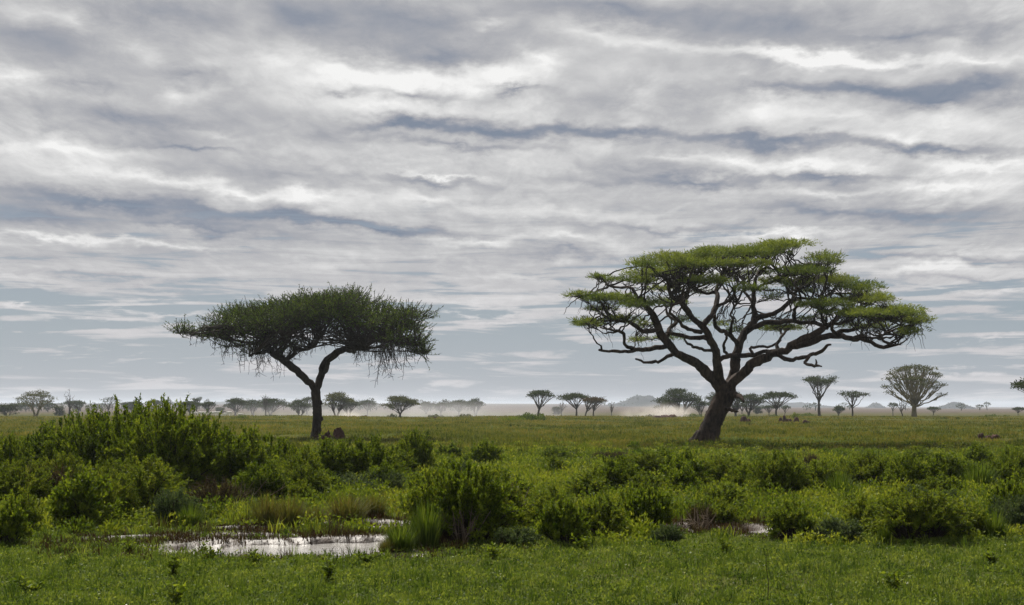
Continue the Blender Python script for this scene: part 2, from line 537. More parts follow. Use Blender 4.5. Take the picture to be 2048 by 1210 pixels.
M['far_bark'] = bark_mat('far_bark', (.040, .034, .026), (.095, .082, .062), 2.0, .3)
M['pale_bark'] = bark_mat('pale_bark', (.12, .105, .050), (.22, .19, .10), 2.0, .3)
M['dry_wood'] = bark_mat('dry_wood', (.10, .075, .055), (.24, .19, .14), 9.0, .4)
M['red_earth'] = bark_mat('red_earth', (.026, .013, .009), (.080, .040, .026), 4.0, 1.0)
M['animal_coat'] = bark_mat('animal_coat', (.74, .71, .67), (.86, .84, .81), 2.0, .05)


# ------------------------------------------------------------------ ground
POOLS = [(-4.05, 25.35, 1.95, 1.30, .12), (-2.9, 26.4, 1.2, .70, 0), (-3.0, 30.4, 1.2, .6, 0), (-2.0, 29.2, .9, .5, 0), (-5.6, 29.0, .95, .40, 0), (-5.0, 27.6, .7, .3, 0),
         (-7.2, 27.2, .6, .28, 0), (-2.5, 23.9, 1.0, .32, 0), (3.72, 29.2, .50, .85, 0), (5.02, 28.6, .48, .95, 0)]
WATER_Z = -.10


def pool_field(x, y):
    f = np.full(np.shape(x), -9.0)
    for (cx, cy, rx, ry, rot) in POOLS:
        ux, uy = (x - cx), (y - cy)
        f = np.maximum(f, 1 - np.sqrt((ux / rx) ** 2 + (uy / ry) ** 2))
    return f + .24 * field(x, y, 1.1, 31) * (f > -2) + .16 * field(x, y, .45, 33) * (f > -2)


def ground_z(x, y):
    x = np.asarray(x, float)
    y = np.asarray(y, float)
    pf = pool_field(x, y)
    near_pool = sstep(pf, -1.6, -.2)
    z = .055 * field(x, y, 5, 3) + .03 * field(x, y, 1.6, 4)
    z = z * (1 - .75 * near_pool) * sstep(y, 400, 90)
    z = z + (.10 * field(x, y, 38, 5) + .32 * field(x, y, 70, 6) * sstep(y, 120, 300)) * sstep(y, 30, 70) * sstep(y, 900, 300)
    z = z - .26 * sstep(pf, -.16, .30)
    z = z - .75 * sstep(y, 300, 420) + (10.2 - 16.0 * sstep(x / np.maximum(y, 1), -.02, .38)) * sstep(y, 800, 5200) + 1.3 * field(x, y, 1500, 8) * sstep(y, 1500, 4500)
    return z


def ground_material():
    m = bpy.data.materials.new('ground')
    m.use_nodes = True
    n = NT(m.node_tree)
    p = n.n['Principled BSDF']
    tcn = n.add('ShaderNodeTexCoord')
    o = tcn.outputs['Object']
    big = n.noise(o, .035, 4, .55)
    med = n.noise(o, .45, 5, .6)
    fin = n.noise(o, 7.0, 5, .65)
    f = n.math('ADD', n.math('MULTIPLY', med, .55), n.math('MULTIPLY', fin, .45))
    green = n.ramp(f, [(.30, (.020, .026, .010)), (.50, (.048, .066, .016)), (.68, (.085, .105, .026))])
    dry = n.ramp(f, [(.30, (.045, .044, .015)), (.50, (.082, .076, .026)), (.70, (.125, .105, .042))])
    sepn = n.add('ShaderNodeSeparateXYZ')
    n.l.new(o, sepn.inputs[0])
    wet = n.add('ShaderNodeAttribute', attribute_name='tint')
    dist = n.smooth(sepn.outputs[1], 60, 260)
    amt = n.math('ADD', n.math('MULTIPLY', n.smooth(big, .42, .62), .55), n.math('MULTIPLY', dist, .35), clamp=True)
    col = n.mix(amt, green, dry)
    farc = n.ramp(n.noise(n.vmath('MULTIPLY', o, (.25, 1, 1)), .006, 5, .6), [(.35, (.080, .066, .056)), (.65, (.120, .098, .084))])
    col = n.mix(n.smooth(sepn.outputs[1], 330, 900), col, farc)
    mud = n.ramp(fin, [(.35, (.030, .020, .014)), (.65, (.075, .050, .036))])
    col = n.mix(wet.outputs['Fac'], col, mud)
    n.put(p.inputs['Base Color'], col)
    n.put(p.inputs['Roughness'], n.math('MULTIPLY_ADD', wet.outputs['Fac'], -.45, .95))
    n.put(p.inputs['Specular IOR Level'], n.math('MULTIPLY', wet.outputs['Fac'], .3))
    bp = n.add('ShaderNodeBump')
    bp.inputs['Strength'].default_value = .6
    bp.inputs['Distance'].default_value = .05
    n.l.new(fin, bp.inputs['Height'])
    n.l.new(bp.outputs[0], p.inputs['Normal'])
    return m


def build_ground():
    ys = np.concatenate([np.linspace(-250, 8, 14), np.linspace(10, 38, 260)[0:], 38 * (11000 / 38) ** np.linspace(.004, 1, 230)])
    t = np.linspace(-1, 1, 421)
    X = (.2 * t + .8 * t ** 3)[None] * (60 + np.abs(ys) * 1.0)[:, None]
    Y = np.broadcast_to(ys[:, None], X.shape)
    Z = ground_z(X, Y)
    pfw = pool_field(X, Y)
    wet = np.maximum(sstep(pfw, -.45, -.10), sstep(pfw, -1.1, -.35) * sstep(Y, 25.6, 26.6) * sstep(Y, 32.5, 31))
    ny, nx = X.shape
    i = np.arange(ny - 1)[:, None] * nx
    j = np.arange(nx - 1)[None]
    q = np.stack([i + j, i + j + 1, i + nx + j + 1, i + nx + j], -1)
    mb = MB()
    mb.add(np.stack([X, Y, Z], -1), q=q, c=wet.ravel())
    o = mb.obj('ground', ground_material(), smooth=True)
    tag(o, kind='structure')
    # water lying in the hollows
    m = bpy.data.materials.new('muddy_water')
    m.use_nodes = True
    n = NT(m.node_tree)
    p = n.n['Principled BSDF']
    p.inputs['Base Color'].default_value = (.32, .305, .29, 1)
    p.inputs['Roughness'].default_value = .10
    p.inputs['IOR'].default_value = 1.33
    p.inputs['Specular IOR Level'].default_value = .8
    tcn = n.add('ShaderNodeTexCoord')
    h = n.math('ADD', n.noise(n.vmath('MULTIPLY', tcn.outputs['Object'], (1, 2.2, 1)), 3.5, 4, .6), n.math('MULTIPLY', n.noise(tcn.outputs['Object'], 16, 3, .6), .35))
    bp = n.add('ShaderNodeBump')
    bp.inputs['Strength'].default_value = .45
    bp.inputs['Distance'].default_value = .03
    n.l.new(h, bp.inputs['Height'])
    n.l.new(bp.outputs[0], p.inputs['Normal'])
    mb = MB()
    gx, gy = np.meshgrid(np.linspace(-10, 6.5, 34), np.linspace(22.5, 32.5, 22))
    i = np.arange(21)[:, None] * 34
    j = np.arange(33)[None]
    mb.add(np.stack([gx, gy, np.full_like(gx, WATER_Z)], -1), q=np.stack([i + j, i + j + 1, i + 35 + j, i + 34 + j], -1))
    tag(mb.obj('water', m), kind='structure')


build_ground()


# ------------------------------------------------------------------ grass and low growth (beyond counting)
def scatter(r, n, y0, y1, power=1.0, wide=.48, pad=5.5):
    """points on the ground in the wedge in front of the viewpoint, denser nearby"""
    u = r.uniform(0, 1, n)
    if power == 1.0:
        y = y0 * (y1 / y0) ** u
    else:
        e = 1 - power
        y = (y0 ** e + u * (y1 ** e - y0 ** e)) ** (1 / e)
    x = r.uniform(-1, 1, n) * (wide * y + pad)
    return x, y


def open_ground(x, y):
    """trampled low ground on the near side of the two tiny puddles"""
    f = np.zeros(np.shape(x), bool)
    for (cx, cy) in ((3.72, 29.2), (5.02, 28.6)):
        f = f | ((np.abs(x - cx * y / cy) < .55) & (y > cy - 4.2) & (y < cy + .6))
    return f


def near_grass():
    r = np.random.default_rng(5)
    mb = MB()
    x, y = scatter(r, 390000, 13.0, 31, .6)
    pf = pool_field(x, y)
    patch = field(x, y, 1.3, 41) * .6 + field(x, y, 4.5, 42) * .5
    keep = (pf < -.22 + .12 * r.normal(size=len(x))) & ((pf < -1.1 + .4 * r.normal(size=len(x))) | (y < 25.6) | (y > 31.5)) & (patch + r.normal(size=len(x)) * .6 > -.75)
    x, y, patch = x[keep], y[keep], patch[keep]
    n = len(x)
    z = ground_z(x, y)
    p = np.stack([x, y, z], 1)
    kind = r.uniform(size=n)
    tint = np.clip(.50 + .30 * patch + r.normal(0, .2, n), 0, 1)
    g = kind < .5
    H = (.055 + .05 * r.uniform(size=n)) * (1 + .45 * patch.clip(-.7, 1)) * (1 + .5 * (r.uniform(size=n) < .06))
    blades(mb, r, p[g], H[g], .010 + .006 * r.uniform(size=g.sum()), .55, tint[g])
    # small-leaved creeping herbs
    l = ~g
    pl = p[l].copy()
    pl[:, 2] += r.uniform(.0, .07, l.sum()) * (1 + .5 * patch[l].clip(-.7, 1))
    d = rand_unit(r, l.sum())
    d[:, 2] = np.abs(d[:, 2]) * .9 + .05
    kites(mb, r, pl, d, .030 + .028 * r.uniform(size=l.sum()), .018 + .014 * r.uniform(size=l.sum()), tint[l], .08)
    # coarser dark tufts
    cx, cy = scatter(r, 4000, 13.4, 30, .6)
    ok = (pool_field(cx, cy) < -.3) & (field(cx, cy, 2.6, 47) + r.normal(0, .5, len(cx)) > -.1)
    cx, cy = cx[ok], cy[ok]
    k = 16
    px_ = np.repeat(cx, k) + r.normal(0, .05, len(cx) * k)
    py_ = np.repeat(cy, k) + r.normal(0, .05, len(cx) * k)
    blades(mb, r, np.stack([px_, py_, ground_z(px_, py_)], 1), np.repeat(r.uniform(.09, .27, len(cx)) * np.where(open_ground(cx, cy), .3, 1), k) * r.uniform(.5, 1.1, len(px_)), .012, .4,
           np.repeat(np.clip(r.normal(.30, .2, len(cx)), 0, 1), k))
    # leafy cushions of creeping herbs, higher and with shaded gaps between them
    cx, cy = scatter(r, 4000, 13.2, 30, .6)
    ok = (pool_field(cx, cy) < -.35) & (field(cx, cy, 3.2, 44) + r.normal(0, .5, len(cx)) > -.1)
    cx, cy = cx[ok], cy[ok]
    k = 46
    n = len(cx)
    Rc = np.repeat(r.uniform(.07, .20, n), k)
    u = rand_unit(r, n * k)
    u[:, 2] = np.abs(u[:, 2])
    pp = np.stack([np.repeat(cx, k), np.repeat(cy, k), np.repeat(ground_z(cx, cy), k)], 1) + u * np.stack([Rc, Rc, Rc * np.repeat(r.uniform(.45, 1.0, n), k)], 1) * r.uniform(.55, 1.05, (n * k, 1))
    kites(mb, r, pp, u + r.normal(0, .5, u.shape) + [0, 0, .3], r.uniform(.03, .065, n * k), r.uniform(.018, .032, n * k), np.clip(np.repeat(r.normal(.5, .17, n), k) + r.normal(0, .1, n * k), 0, 1), .1)
    tag(mb.obj('grass', M['grass']), 'short green grass and creeping herbs in front of the pond', 'grass', kind='stuff')
    # pale dead leaves and seed heads dotted through it
    mb = MB()
    x, y = scatter(r, 240, 14, 30, .6)
    ok = pool_field(x, y) < -.3
    x, y = x[ok], y[ok]
    k = 3
    x = np.repeat(x, k) + r.normal(0, .03, len(x) * k)
    y = np.repeat(y, k) + r.normal(0, .03, len(y) * k)
    d = rand_unit(r, len(x))
    d[:, 2] = np.abs(d[:, 2])
    kites(mb, r, np.stack([x, y, ground_z(x, y) + r.uniform(.05, .13, len(x))], 1), d, r.uniform(.02, .05, len(x)), .022, r.uniform(0, 1, len(x)))
    tag(mb.obj('dry_leaf_litter', M['pale_leaf']), 'pale dry leaves and seed heads dotted through the short grass', 'leaf litter', kind='stuff')
    # rusty sedge on the mud
    mb = MB()
    x = r.uniform(-10, 6.5, 110000)
    y = r.uniform(22.5, 33.5, 110000)
    pf = pool_field(x, y)
    keep = (pf > -1.25) & (pf < -.02 + .10 * r.normal(size=len(x))) & (field(x, y, .7, 51) > -.45) & ((y > 25.9) | (pf < -.25)) & ((y > 25.2) | (r.uniform(size=len(x)) < .35))
    x, y = x[keep], y[keep]
    blades(mb, r, np.stack([x, y, ground_z(x, y)], 1), r.uniform(.03, .11, len(x)) * (1 + 1.3 * (field(x, y, 1.4, 52) > .35)), .014, .5, r.uniform(0, 1, len(x)))
    tag(mb.obj('pond_edge_sedge', M['mud_grass']), 'reddish brown sedge growing on the mud round the pond', 'sedge', kind='stuff')


def scrub():
    """knee-high growth between the shrubs"""
    r = np.random.default_rng(6)
    mb = MB()
    x, y = scatter(r, 21500, 25.5, 95, .75)
    pf = pool_field(x, y)
    dens = field(x, y, 4.5, 61) * .6 + field(x, y, 14, 62) * .5 + .35 * sstep(y, 75, 38) - .35 * sstep(y, 60, 90) - .25 * sstep(y, 30, 26)
    keep = ~open_ground(x, y) & (pf < -1.0) & (dens + r.normal(size=len(x)) * .35 > .0)
    x, y = x[keep], y[keep]
    n = len(x)
    base_h = (.20 + .22 * r.uniform(size=n)) * (1 + .35 * field(x, y, 6, 63)).clip(.5, 1.6) * (1 - .45 * sstep(y, 60, 90)) * (1 - .35 * sstep(y, 30, 26.5))
    tint = np.clip(.52 + .28 * field(x, y, 7, 64) + r.normal(0, .14, n), .05, 1)
    k = 22
    X = np.repeat(x, k) + r.normal(0, .13, n * k)
    Y = np.repeat(y, k) + r.normal(0, .13, n * k)
    H = np.repeat(base_h, k) * r.uniform(.35, 1.15, n * k)
    T = np.clip(np.repeat(tint, k) + r.normal(0, .1, n * k), 0, 1)
    Z = ground_z(x, y)
    Zr = np.repeat(Z, k)
    g = np.repeat(r.uniform(size=n) < .45, k)
    blades(mb, r, np.stack([X, Y, Zr], 1)[g], H[g], .016 + .0004 * Y[g], .5, T[g])
    l = ~g
    d = rand_unit(r, l.sum())
    d[:, 2] += .5
    kites(mb, r, np.stack([X, Y, Zr + H * .85], 1)[l], d, .055 + .001 * Y[l], .026 + .0005 * Y[l], T[l], .08)
    # little rounded bushes filling the gaps between the shrubs
    cx, cy = scatter(r, 2700, 26.5, 82, .8)
    ok = ~open_ground(cx, cy) & (pool_field(cx, cy) < -1.4) & (field(cx, cy, 6, 66) * .6 + field(cx, cy, 15, 67) * .4 + r.normal(0, .3, len(cx)) > .10 + .5 * sstep(cy, 58, 82))
    cx, cy = cx[ok], cy[ok]
    n = len(cx)
    k = 170
    Rb = r.uniform(.22, .62, n) * (1 - .4 * sstep(cy, 55, 80)) * (1 - .4 * sstep(cy, 31, 27))
    asp = r.uniform(.65, 1.15, n)
    u = rand_unit(r, n * k)
    u[:, 2] = np.abs(u[:, 2])
    Rr = np.repeat(Rb, k)
    spike = 1 + .30 * (r.uniform(size=n * k) < .10)
    pp = np.stack([np.repeat(cx, k), np.repeat(cy, k), np.repeat(ground_z(cx, cy), k)], 1) + u * np.stack([Rr, Rr, Rr * np.repeat(asp, k) * spike], 1) * (r.uniform(.15, 1.05, (n * k, 1)) ** .5)
    tb = np.repeat(np.clip(.48 + .25 * field(cx, cy, 9, 68) + r.normal(0, .16, n), .02, 1), k)
    Ly = np.repeat(.055 + .0011 * cy, k)
    kites(mb, r, pp, u + r.normal(0, .55, u.shape) + [0, 0, .45], Ly * r.uniform(.7, 1.4, n * k), Ly * r.uniform(.32, .5, n * k), np.clip(tb + r.normal(0, .12, n * k), 0, 1), .08)
    tag(mb.obj('undergrowth', M['yellow_leaf']), 'knee-high yellow green undergrowth between the shrubs', 'undergrowth', kind='stuff')


def plain():
    r = np.random.default_rng(7)
    mb = MB()
    x, y = scatter(r, 118000, 32, 420, 1.05)
    patch = field(x, y * .6, 9, 71) * .5 + field(x, y * .5, 30, 72) * .6
    keep = (pool_field(x, y) < -.5) & (patch + r.normal(size=len(x)) * .6 > -.55)
    x, y, patch = x[keep], y[keep], patch[keep]
    n = len(x)
    H = (.14 + .16 * r.uniform(size=n)) * (1 + .45 * patch).clip(.4, 1.9) * (1 + .25 * sstep(y, 60, 160))
    tint = np.clip(.42 + .14 * sstep(y, 80, 260) + .26 * field(x, y * .45, 26, 73) + .22 * field(x, y * .6, 7, 75) + r.normal(0, .12, n), 0, .95)
    k = 4
    w = np.repeat(.014 + .00042 * y, k)
    X = np.repeat(x, k) + r.normal(0, 1, n * k) * np.repeat(.05 + .0012 * y, k)
    Y = np.repeat(y, k) + r.normal(0, .15, n * k)
    blades(mb, r, np.stack([X, Y, np.repeat(ground_z(x, y), k) - .02], 1), np.repeat(H, k) * r.uniform(.5, 1.15, n * k), w, .42,
           np.clip(np.repeat(tint, k) + r.normal(0, .07, n * k), 0, .9))
    # dark clumps dotted over the plain
    x, y = scatter(r, 2100, 58, 305, 1.25)
    ok = field(x, y * .5, 26, 74) > -.1
    x, y = x[ok], y[ok]
    n = len(x)
    k = 30
    s = np.repeat(r.uniform(.15, .6, n) * (1 + .002 * y), k)
    X = np.repeat(x, k) + r.normal(0, 1, n * k) * s
    Y = np.repeat(y, k) + r.normal(0, .5, n * k) * s
    H = np.repeat(r.uniform(.18, .48, n), k) * r.uniform(.4, 1.1, n * k)
    blades(mb, r, np.stack([X, Y, np.repeat(ground_z(x, y), k) - .02], 1), H, .03 + .0003 * Y, .5, np.clip(np.repeat(r.normal(.16, .12, n), k), 0, 1))
    tag(mb.obj('plain_grass', M['plain_grass']), 'tall olive and straw coloured grass covering the open plain', 'grass', kind='stuff')


near_grass()
scrub()
plain()


# ------------------------------------------------------------------ the two big umbrella thorn trees
def grow_tree(root_px, Y, limbs, r):
    """limbs: name -> (parent or None, depth of tip, [(px, py, radius px)...]); traced outline points get their own distance Y + depth"""
    sc = Y / F
    built = {}
    base = at(root_px[0], root_px[1], Y)
    for name, (parent, dep, pts) in limbs.items():
        d0 = 0.0
        if parent:
            pp, _ = built[parent]
            first = at(pts[0][0], pts[0][1], Y)
            i = np.argmin(np.hypot((pp[:, 0] - first[0]), pp[:, 2] - first[2]))
            d0 = pp[i, 1] - Y
        L = np.r_[0, np.cumsum([math.hypot(pts[k + 1][0] - pts[k][0], pts[k + 1][1] - pts[k][1]) for k in range(len(pts) - 1)])]
        L = L / L[-1]
        P3 = [at(p[0], p[1], Y + d0 + (dep - d0) * (l ** 1.15)) for p, l in zip(pts, L)]
        if parent:
            P3[0] = pp[i] * .6 + P3[0] * .4
        rad = [p[2] * sc * (.81 if parent else .96) for p in pts]
        P3 = np.array(P3)
        # small kinks so that limbs are not smooth hoses
        pp_, rr_ = smooth_path(P3, rad, .22 if parent else .16)
        if parent:
            k = len(pp_)
            for fr in (3, 7, 15):
                ph = r.uniform(0, 6, 3)
                tt = np.linspace(0, L[-1] * len(pts), k)
                pp_ = pp_ + np.sin(tt[:, None] * fr * .35 + ph) * np.minimum(rr_, .12)[:, None] * (1.0 / math.sqrt(fr)) * np.sin(np.linspace(0, np.pi, k))[:, None] ** .5
        built[name] = (pp_, rr_)
    return base, built


def pads_foliage(r, Y, pads, limb_pts, per_m2, spray, crown_depth, comp=1):
    """pads: (px, py, half width, half height, density, depth or None, companions) -> list of ellipsoids (centre, radii, density)"""
    out = []
    for (px, py, hw, hh, dens, dep, ncomp) in pads:
        if dep is None:
            c0 = at(px, py, Y)
            i = np.argmin(np.hypot(limb_pts[:, 0] - c0[0], limb_pts[:, 2] - c0[2]) + np.abs(r.normal(0, .4, len(limb_pts))))
            dep = float(limb_pts[i, 1] - Y) * .8 + r.normal(0, .8)
        todo = [(px, py, hw, hh, dep, dens)]
        for k in range(ncomp):
            sgn = (1 if k % 2 else -1)
            todo.append((px + r.normal(0, hw * .35), py + abs(r.normal(0, hh * .2)), hw * r.uniform(.6, .85), hh * r.uniform(.7, .95),
                         np.clip(dep + sgn * r.uniform(2.2, crown_depth), -crown_depth, crown_depth), dens * .8))
        for (a, b, w, h, d, de) in todo:
            s = (Y + d) / F
            out.append((at(a, b, Y + d), np.array([w * s, max(w * s * .8, 1.0), h * s]), de))
    return out


def pad_points(r, c, rad, n):
    """points inside a flat-bottomed cushion, more of them towards its top, with a lumpy outline"""
    u = rand_unit(r, n) * (r.uniform(0, 1, n) ** .42)[:, None]
    ph = np.arctan2(u[:, 1], u[:, 0])
    lump = 1 + .16 * np.sin(ph * 3 + r.uniform(0, 6)) + .13 * np.sin(ph * 5 + r.uniform(0, 6)) + .1 * np.sin(ph * 9 + r.uniform(0, 6))
    u[:, :2] *= lump[:, None]
    low = u[:, 2] < 0
    u[low, 2] *= .45
    w = field(u[:, 0] * rad[0], u[:, 1] * rad[0], 1.2, int(r.integers(1e6)))
    p = c + u * rad
    p[:, 2] += w * rad[2] * .35
    return p, u, w


def hero_acacia():
    r = np.random.default_rng(21)
    Y = 96.0
    T = [(1411, 893, 30), (1413, 882, 24.5), (1417, 866, 22), (1424, 845, 19.5), (1434, 822, 18.8), (1445, 798, 18.8), (1451, 780, 19.5), (1455, 768, 15)]
    limbs = {
        'trunk': (None, 0, T),
        'A': ('trunk', -3.5, [(1449, 790, 14), (1428, 759, 12.5), (1405, 739, 11.5), (1381, 723, 11), (1350, 701, 10.5), (1327, 675, 9.5), (1313, 641, 8), (1295, 618, 6), (1276, 602, 4), (1255, 590, 2.5)]),
        'A1': ('A', -5.5, [(1334, 690, 6), (1313, 695, 6), (1290, 699, 5.2), (1264, 704, 4.6), (1245, 702, 4), (1229, 702, 3.6), (1210, 701, 3), (1198, 700, 2.6)]),
        'A1b': ('A1', -6.5, [(1266, 702, 4.6), (1252, 692, 4.5), (1246, 682, 4), (1249, 670, 3.6), (1237, 663, 3.2), (1220, 660, 2.4), (1200, 655, 1.4)]),
        'A2': ('A', -1.0, [(1346, 708, 4.6), (1335, 715, 4.2), (1323, 720, 4), (1309, 722, 3.8), (1295, 725, 3.6), (1282, 722, 3), (1271, 718, 2.2)]),
        'A3': ('A', -7.0, [(1319, 660, 6), (1300, 661, 5.5), (1284, 659, 5), (1270, 652, 4.4), (1256, 645, 3.8), (1229, 641, 3), (1198, 644, 1.8), (1165, 648, 1.2)]),
        'A4': ('A', -4.0, [(1290, 612, 4.6), (1268, 600, 4), (1240, 596, 3.2), (1215, 594, 2.6), (1178, 590, 1.8), (1140, 594, 1)]),
        'A5': ('A', 1.0, [(1284, 609, 4.4), (1276, 598, 4.2), (1268, 580, 3.8), (1248, 575, 3.2), (1232, 573, 2.8), (1217, 571, 2.4), (1209, 560, 2), (1190, 556, 1.4), (1178, 553, .9)]),
        'A6': ('A', 3.0, [(1330, 680, 5), (1345, 655, 4.5), (1352, 640, 4), (1336, 630, 3), (1330, 612, 2.4), (1318, 590, 2)]),
        'B': ('trunk', -5.0, [(1450, 786, 14), (1441, 766, 12), (1437, 748, 11.5), (1437, 731, 11), (1431, 704, 10), (1420, 677, 8.5), (1405, 653, 7.8), (1385, 632, 7), (1362, 607, 5.8), (1340, 588, 4.4), (1335, 565, 3.2), (1325, 545, 2)]),
        'B1': ('B', 2.5, [(1405, 653, 7), (1413, 642, 7), (1424, 632, 6.5), (1430, 616, 6.2), (1432, 600, 6), (1432, 583, 5), (1438, 565, 3.8), (1446, 540, 2.6), (1440, 522, 1.6)]),
        'B2': ('B', -2.0, [(1420, 679, 6), (1405, 676, 5.6), (1389, 674, 5.2), (1370, 671, 4.6), (1354, 669, 4.2), (1334, 665, 3.2)]),
        'B3': ('B', -6.5, [(1392, 671, 4.8), (1380, 660, 4.6), (1370, 652, 4.3), (1358, 644, 4), (1350, 636, 3.6), (1342, 626, 3), (1346, 612, 2.4), (1366, 604, 2)]),
        'B4': ('B', -7.5, [(1428, 700, 3.8), (1412, 699, 3.6), (1397, 698, 3.6), (1383, 692, 3.2), (1373, 687, 2.8), (1370, 676, 2), (1366, 668, 1.2)]),
        'B5': ('B1', -1.0, [(1431, 585, 4), (1414, 586, 3.6), (1397, 582, 3.3), (1385, 575, 2.8), (1373, 567, 2.4), (1350, 561, 1.6)]),
        'B6': ('B1', 6.0, [(1430, 612, 4.4), (1450, 606, 4), (1462, 596, 3.4), (1470, 578, 2.6), (1478, 560, 2)]),
        'B7': ('B', 5.0, [(1375, 620, 4), (1368, 596, 3.6), (1376, 578, 3), (1384, 560, 2.4), (1400, 540, 1.6)]),
        'Cc': ('trunk', 3.5, [(1456, 782, 15), (1462, 757, 13), (1468, 738, 11.5), (1471, 718, 11), (1478, 694, 9.8), (1490, 671, 9), (1504, 648, 8.6), (1507, 628, 7.4), (1506, 606, 6.6), (1506, 587, 5.6), (1513, 562, 4.4), (1522, 536, 3.2), (1530, 514, 2)]),
        'C1': ('Cc', -3.5, [(1476, 692, 6.4), (1467, 680, 6), (1459, 670, 5.6), (1447, 661, 5), (1436, 653, 4.6), (1428, 643, 4), (1430, 630, 3.2)]),
        'C1b': ('C1', -5.0, [(1459, 672, 4), (1462, 656, 3.2), (1466, 640, 3), (1462, 630, 2.6), (1466, 618, 2.2), (1476, 600, 1.4)]),
        'C2': ('Cc', -4.0, [(1464, 712, 3.6), (1452, 706, 3.6), (1449, 692, 3.4), (1453, 678, 2.8), (1450, 668, 2)]),
        'E': ('B', 0.5, [(1436, 722, 5), (1446, 717, 5.2), (1460, 713, 6), (1475, 711, 6.2), (1492, 710, 5.6), (1508, 708, 5.4), (1525, 705, 5.2), (1545, 704, 5.4), (1560, 700, 4.6)]),
        'C3': ('Cc', 4.5, [(1504, 647, 7), (1516, 637, 6.8), (1530, 630, 6.4), (1545, 625, 5.8), (1557, 622, 5.4), (1570, 614, 5), (1580, 606, 4.6), (1588, 596, 4.2), (1578, 583, 3.2), (1572, 570, 2.6), (1560, 556, 2), (1555, 540, 1.4)]),
        'C3b': ('C3', 7.0, [(1586, 600, 3.8), (1602, 597, 3.4), (1620, 598, 3), (1647, 594, 2.4), (1672, 586, 1.6)]),
        'C4': ('Cc', 5.0, [(1510, 575, 3.8), (1530, 568, 3.4), (1549, 562, 3), (1569, 551, 2.6), (1592, 536, 2), (1618, 526, 1.4)]),
        'C5': ('Cc', -3.0, [(1500, 655, 6.4), (1520, 650, 6.2), (1541, 646, 6), (1562, 644, 5.6), (1580, 641, 5.4), (1600, 642, 5.2), (1620, 645, 5), (1640, 650, 4.8), (1655, 656, 4.4)]),
        'C5b': ('C5', -4.5, [(1587, 642, 4.6), (1588, 628, 4), (1589, 616, 3.5), (1596, 606, 3), (1602, 594, 2.4), (1596, 576, 1.6)]),
        'C6': ('Cc', 7.5, [(1506, 600, 4), (1490, 586, 3.2), (1486, 568, 2.6), (1478, 545, 2)]),
        'D': ('trunk', -3.0, [(1456, 784, 15), (1470, 760, 13.5), (1484, 747, 12), (1499, 736, 11), (1522, 720, 10.6), (1545, 708, 10.4), (1570, 698, 10), (1592, 688, 9.2), (1612, 678, 8.4), (1630, 670, 7.4), (1645, 658, 6), (1655, 650, 5)]),
        'D1': ('D', -5.5, [(1580, 699, 7.2), (1604, 692, 7.4), (1627, 684, 7.4), (1647, 674, 7.2), (1666, 669, 7), (1684, 672, 6.4), (1702, 677, 6), (1722, 680, 5.4), (1741, 685, 5), (1757, 691, 4.6), (1768, 694, 4.4), (1783, 691, 3.8), (1797, 689, 2.6)]),
        'D1u': ('D1', -6.5, [(1766, 692, 3.4), (1765, 680, 3), (1763, 670, 2.8), (1772, 664, 2.4), (1790, 659, 2), (1820, 650, 1.2)]),
        'D2': ('D', -6.0, [(1549, 714, 5.4), (1575, 717, 5), (1600, 718, 4.8), (1617, 713, 4.8), (1631, 708, 4.6), (1642, 700, 4.4), (1648, 694, 4), (1655, 690, 3), (1662, 689, 2)]),
        'D2b': ('D2', -7.0, [(1602, 718, 4), (1612, 724, 3.8), (1623, 730, 3.6), (1632, 730, 3), (1643, 733, 1.8)]),
        'D3': ('D', 2.0, [(1556, 704, 5), (1553, 692, 4.4), (1558, 680, 4), (1564, 669, 3.2), (1580, 656, 2.2)]),
        'D3b': ('D3', -2.5, [(1554, 686, 3), (1544, 692, 3), (1530, 695, 3), (1515, 693, 3.2), (1503, 694, 3.4), (1503, 701, 3.4), (1506, 708, 3.2)]),
        'D4': ('D', 1.5, [(1648, 656, 4.4), (1648, 644, 4), (1645, 630, 3.2), (1634, 618, 2.4), (1620, 612, 1.5)]),
        'D4b': ('D', 3.0, [(1652, 654, 4.2), (1668, 643, 3.8), (1678, 635, 3.4), (1686, 622, 2.6), (1700, 606, 1.6)]),
        'D5': ('D1', 1.0, [(1660, 668, 5.6), (1682, 663, 5), (1702, 660, 4.6), (1720, 654, 4), (1733, 649, 3.8), (1750, 644, 3.2), (1780, 636, 2.4), (1820, 630, 1.4)]),
        'D6': ('D', 4.5, [(1638, 662, 4.6), (1660, 648, 4.2), (1690, 645, 3.6), (1715, 628, 3), (1724, 606, 2.2), (1728, 588, 1.4)]),
        'D7': ('D1', -5, [(1690, 674, 4.2), (1715, 672, 3.6), (1745, 676, 2.8), (1770, 668, 2.2), (1800, 672, 1.3)]),
        'D8': ('D1', -4.5, [(1659, 670, 5), (1665, 658, 4), (1664, 644, 3), (1674, 630, 2)]),
        'S1': ('trunk', -2.6, [(1444, 818, 4.6), (1456, 819, 4.2), (1465, 821, 3.8), (1476, 823, 1.8)]),
        'S2': ('trunk', -2.6, [(1458, 790, 9), (1473, 790, 7), (1482, 795, 5.5), (1487, 803, 3)]),
    }
    base, built = grow_tree((1411, 889), Y, limbs, r)
    gz = float(ground_z(base[0], base[1]))
    org = np.array([base[0], base[1], gz])
    root = thing('acacia_tree', 'large umbrella thorn tree with a thick leaning trunk and broad layered green crown', 'tree', org)

    def part(mb, name, mat, sm=True, parent=root):
        mb.v = [v - org for v in mb.v]
        return mb.obj(name, mat, parent, sm)

    mb = MB()
    pts, rad = built['trunk']
    # flared foot and furrowed bark
    bark_tube(mb, r, pts, rad, 30, .15)
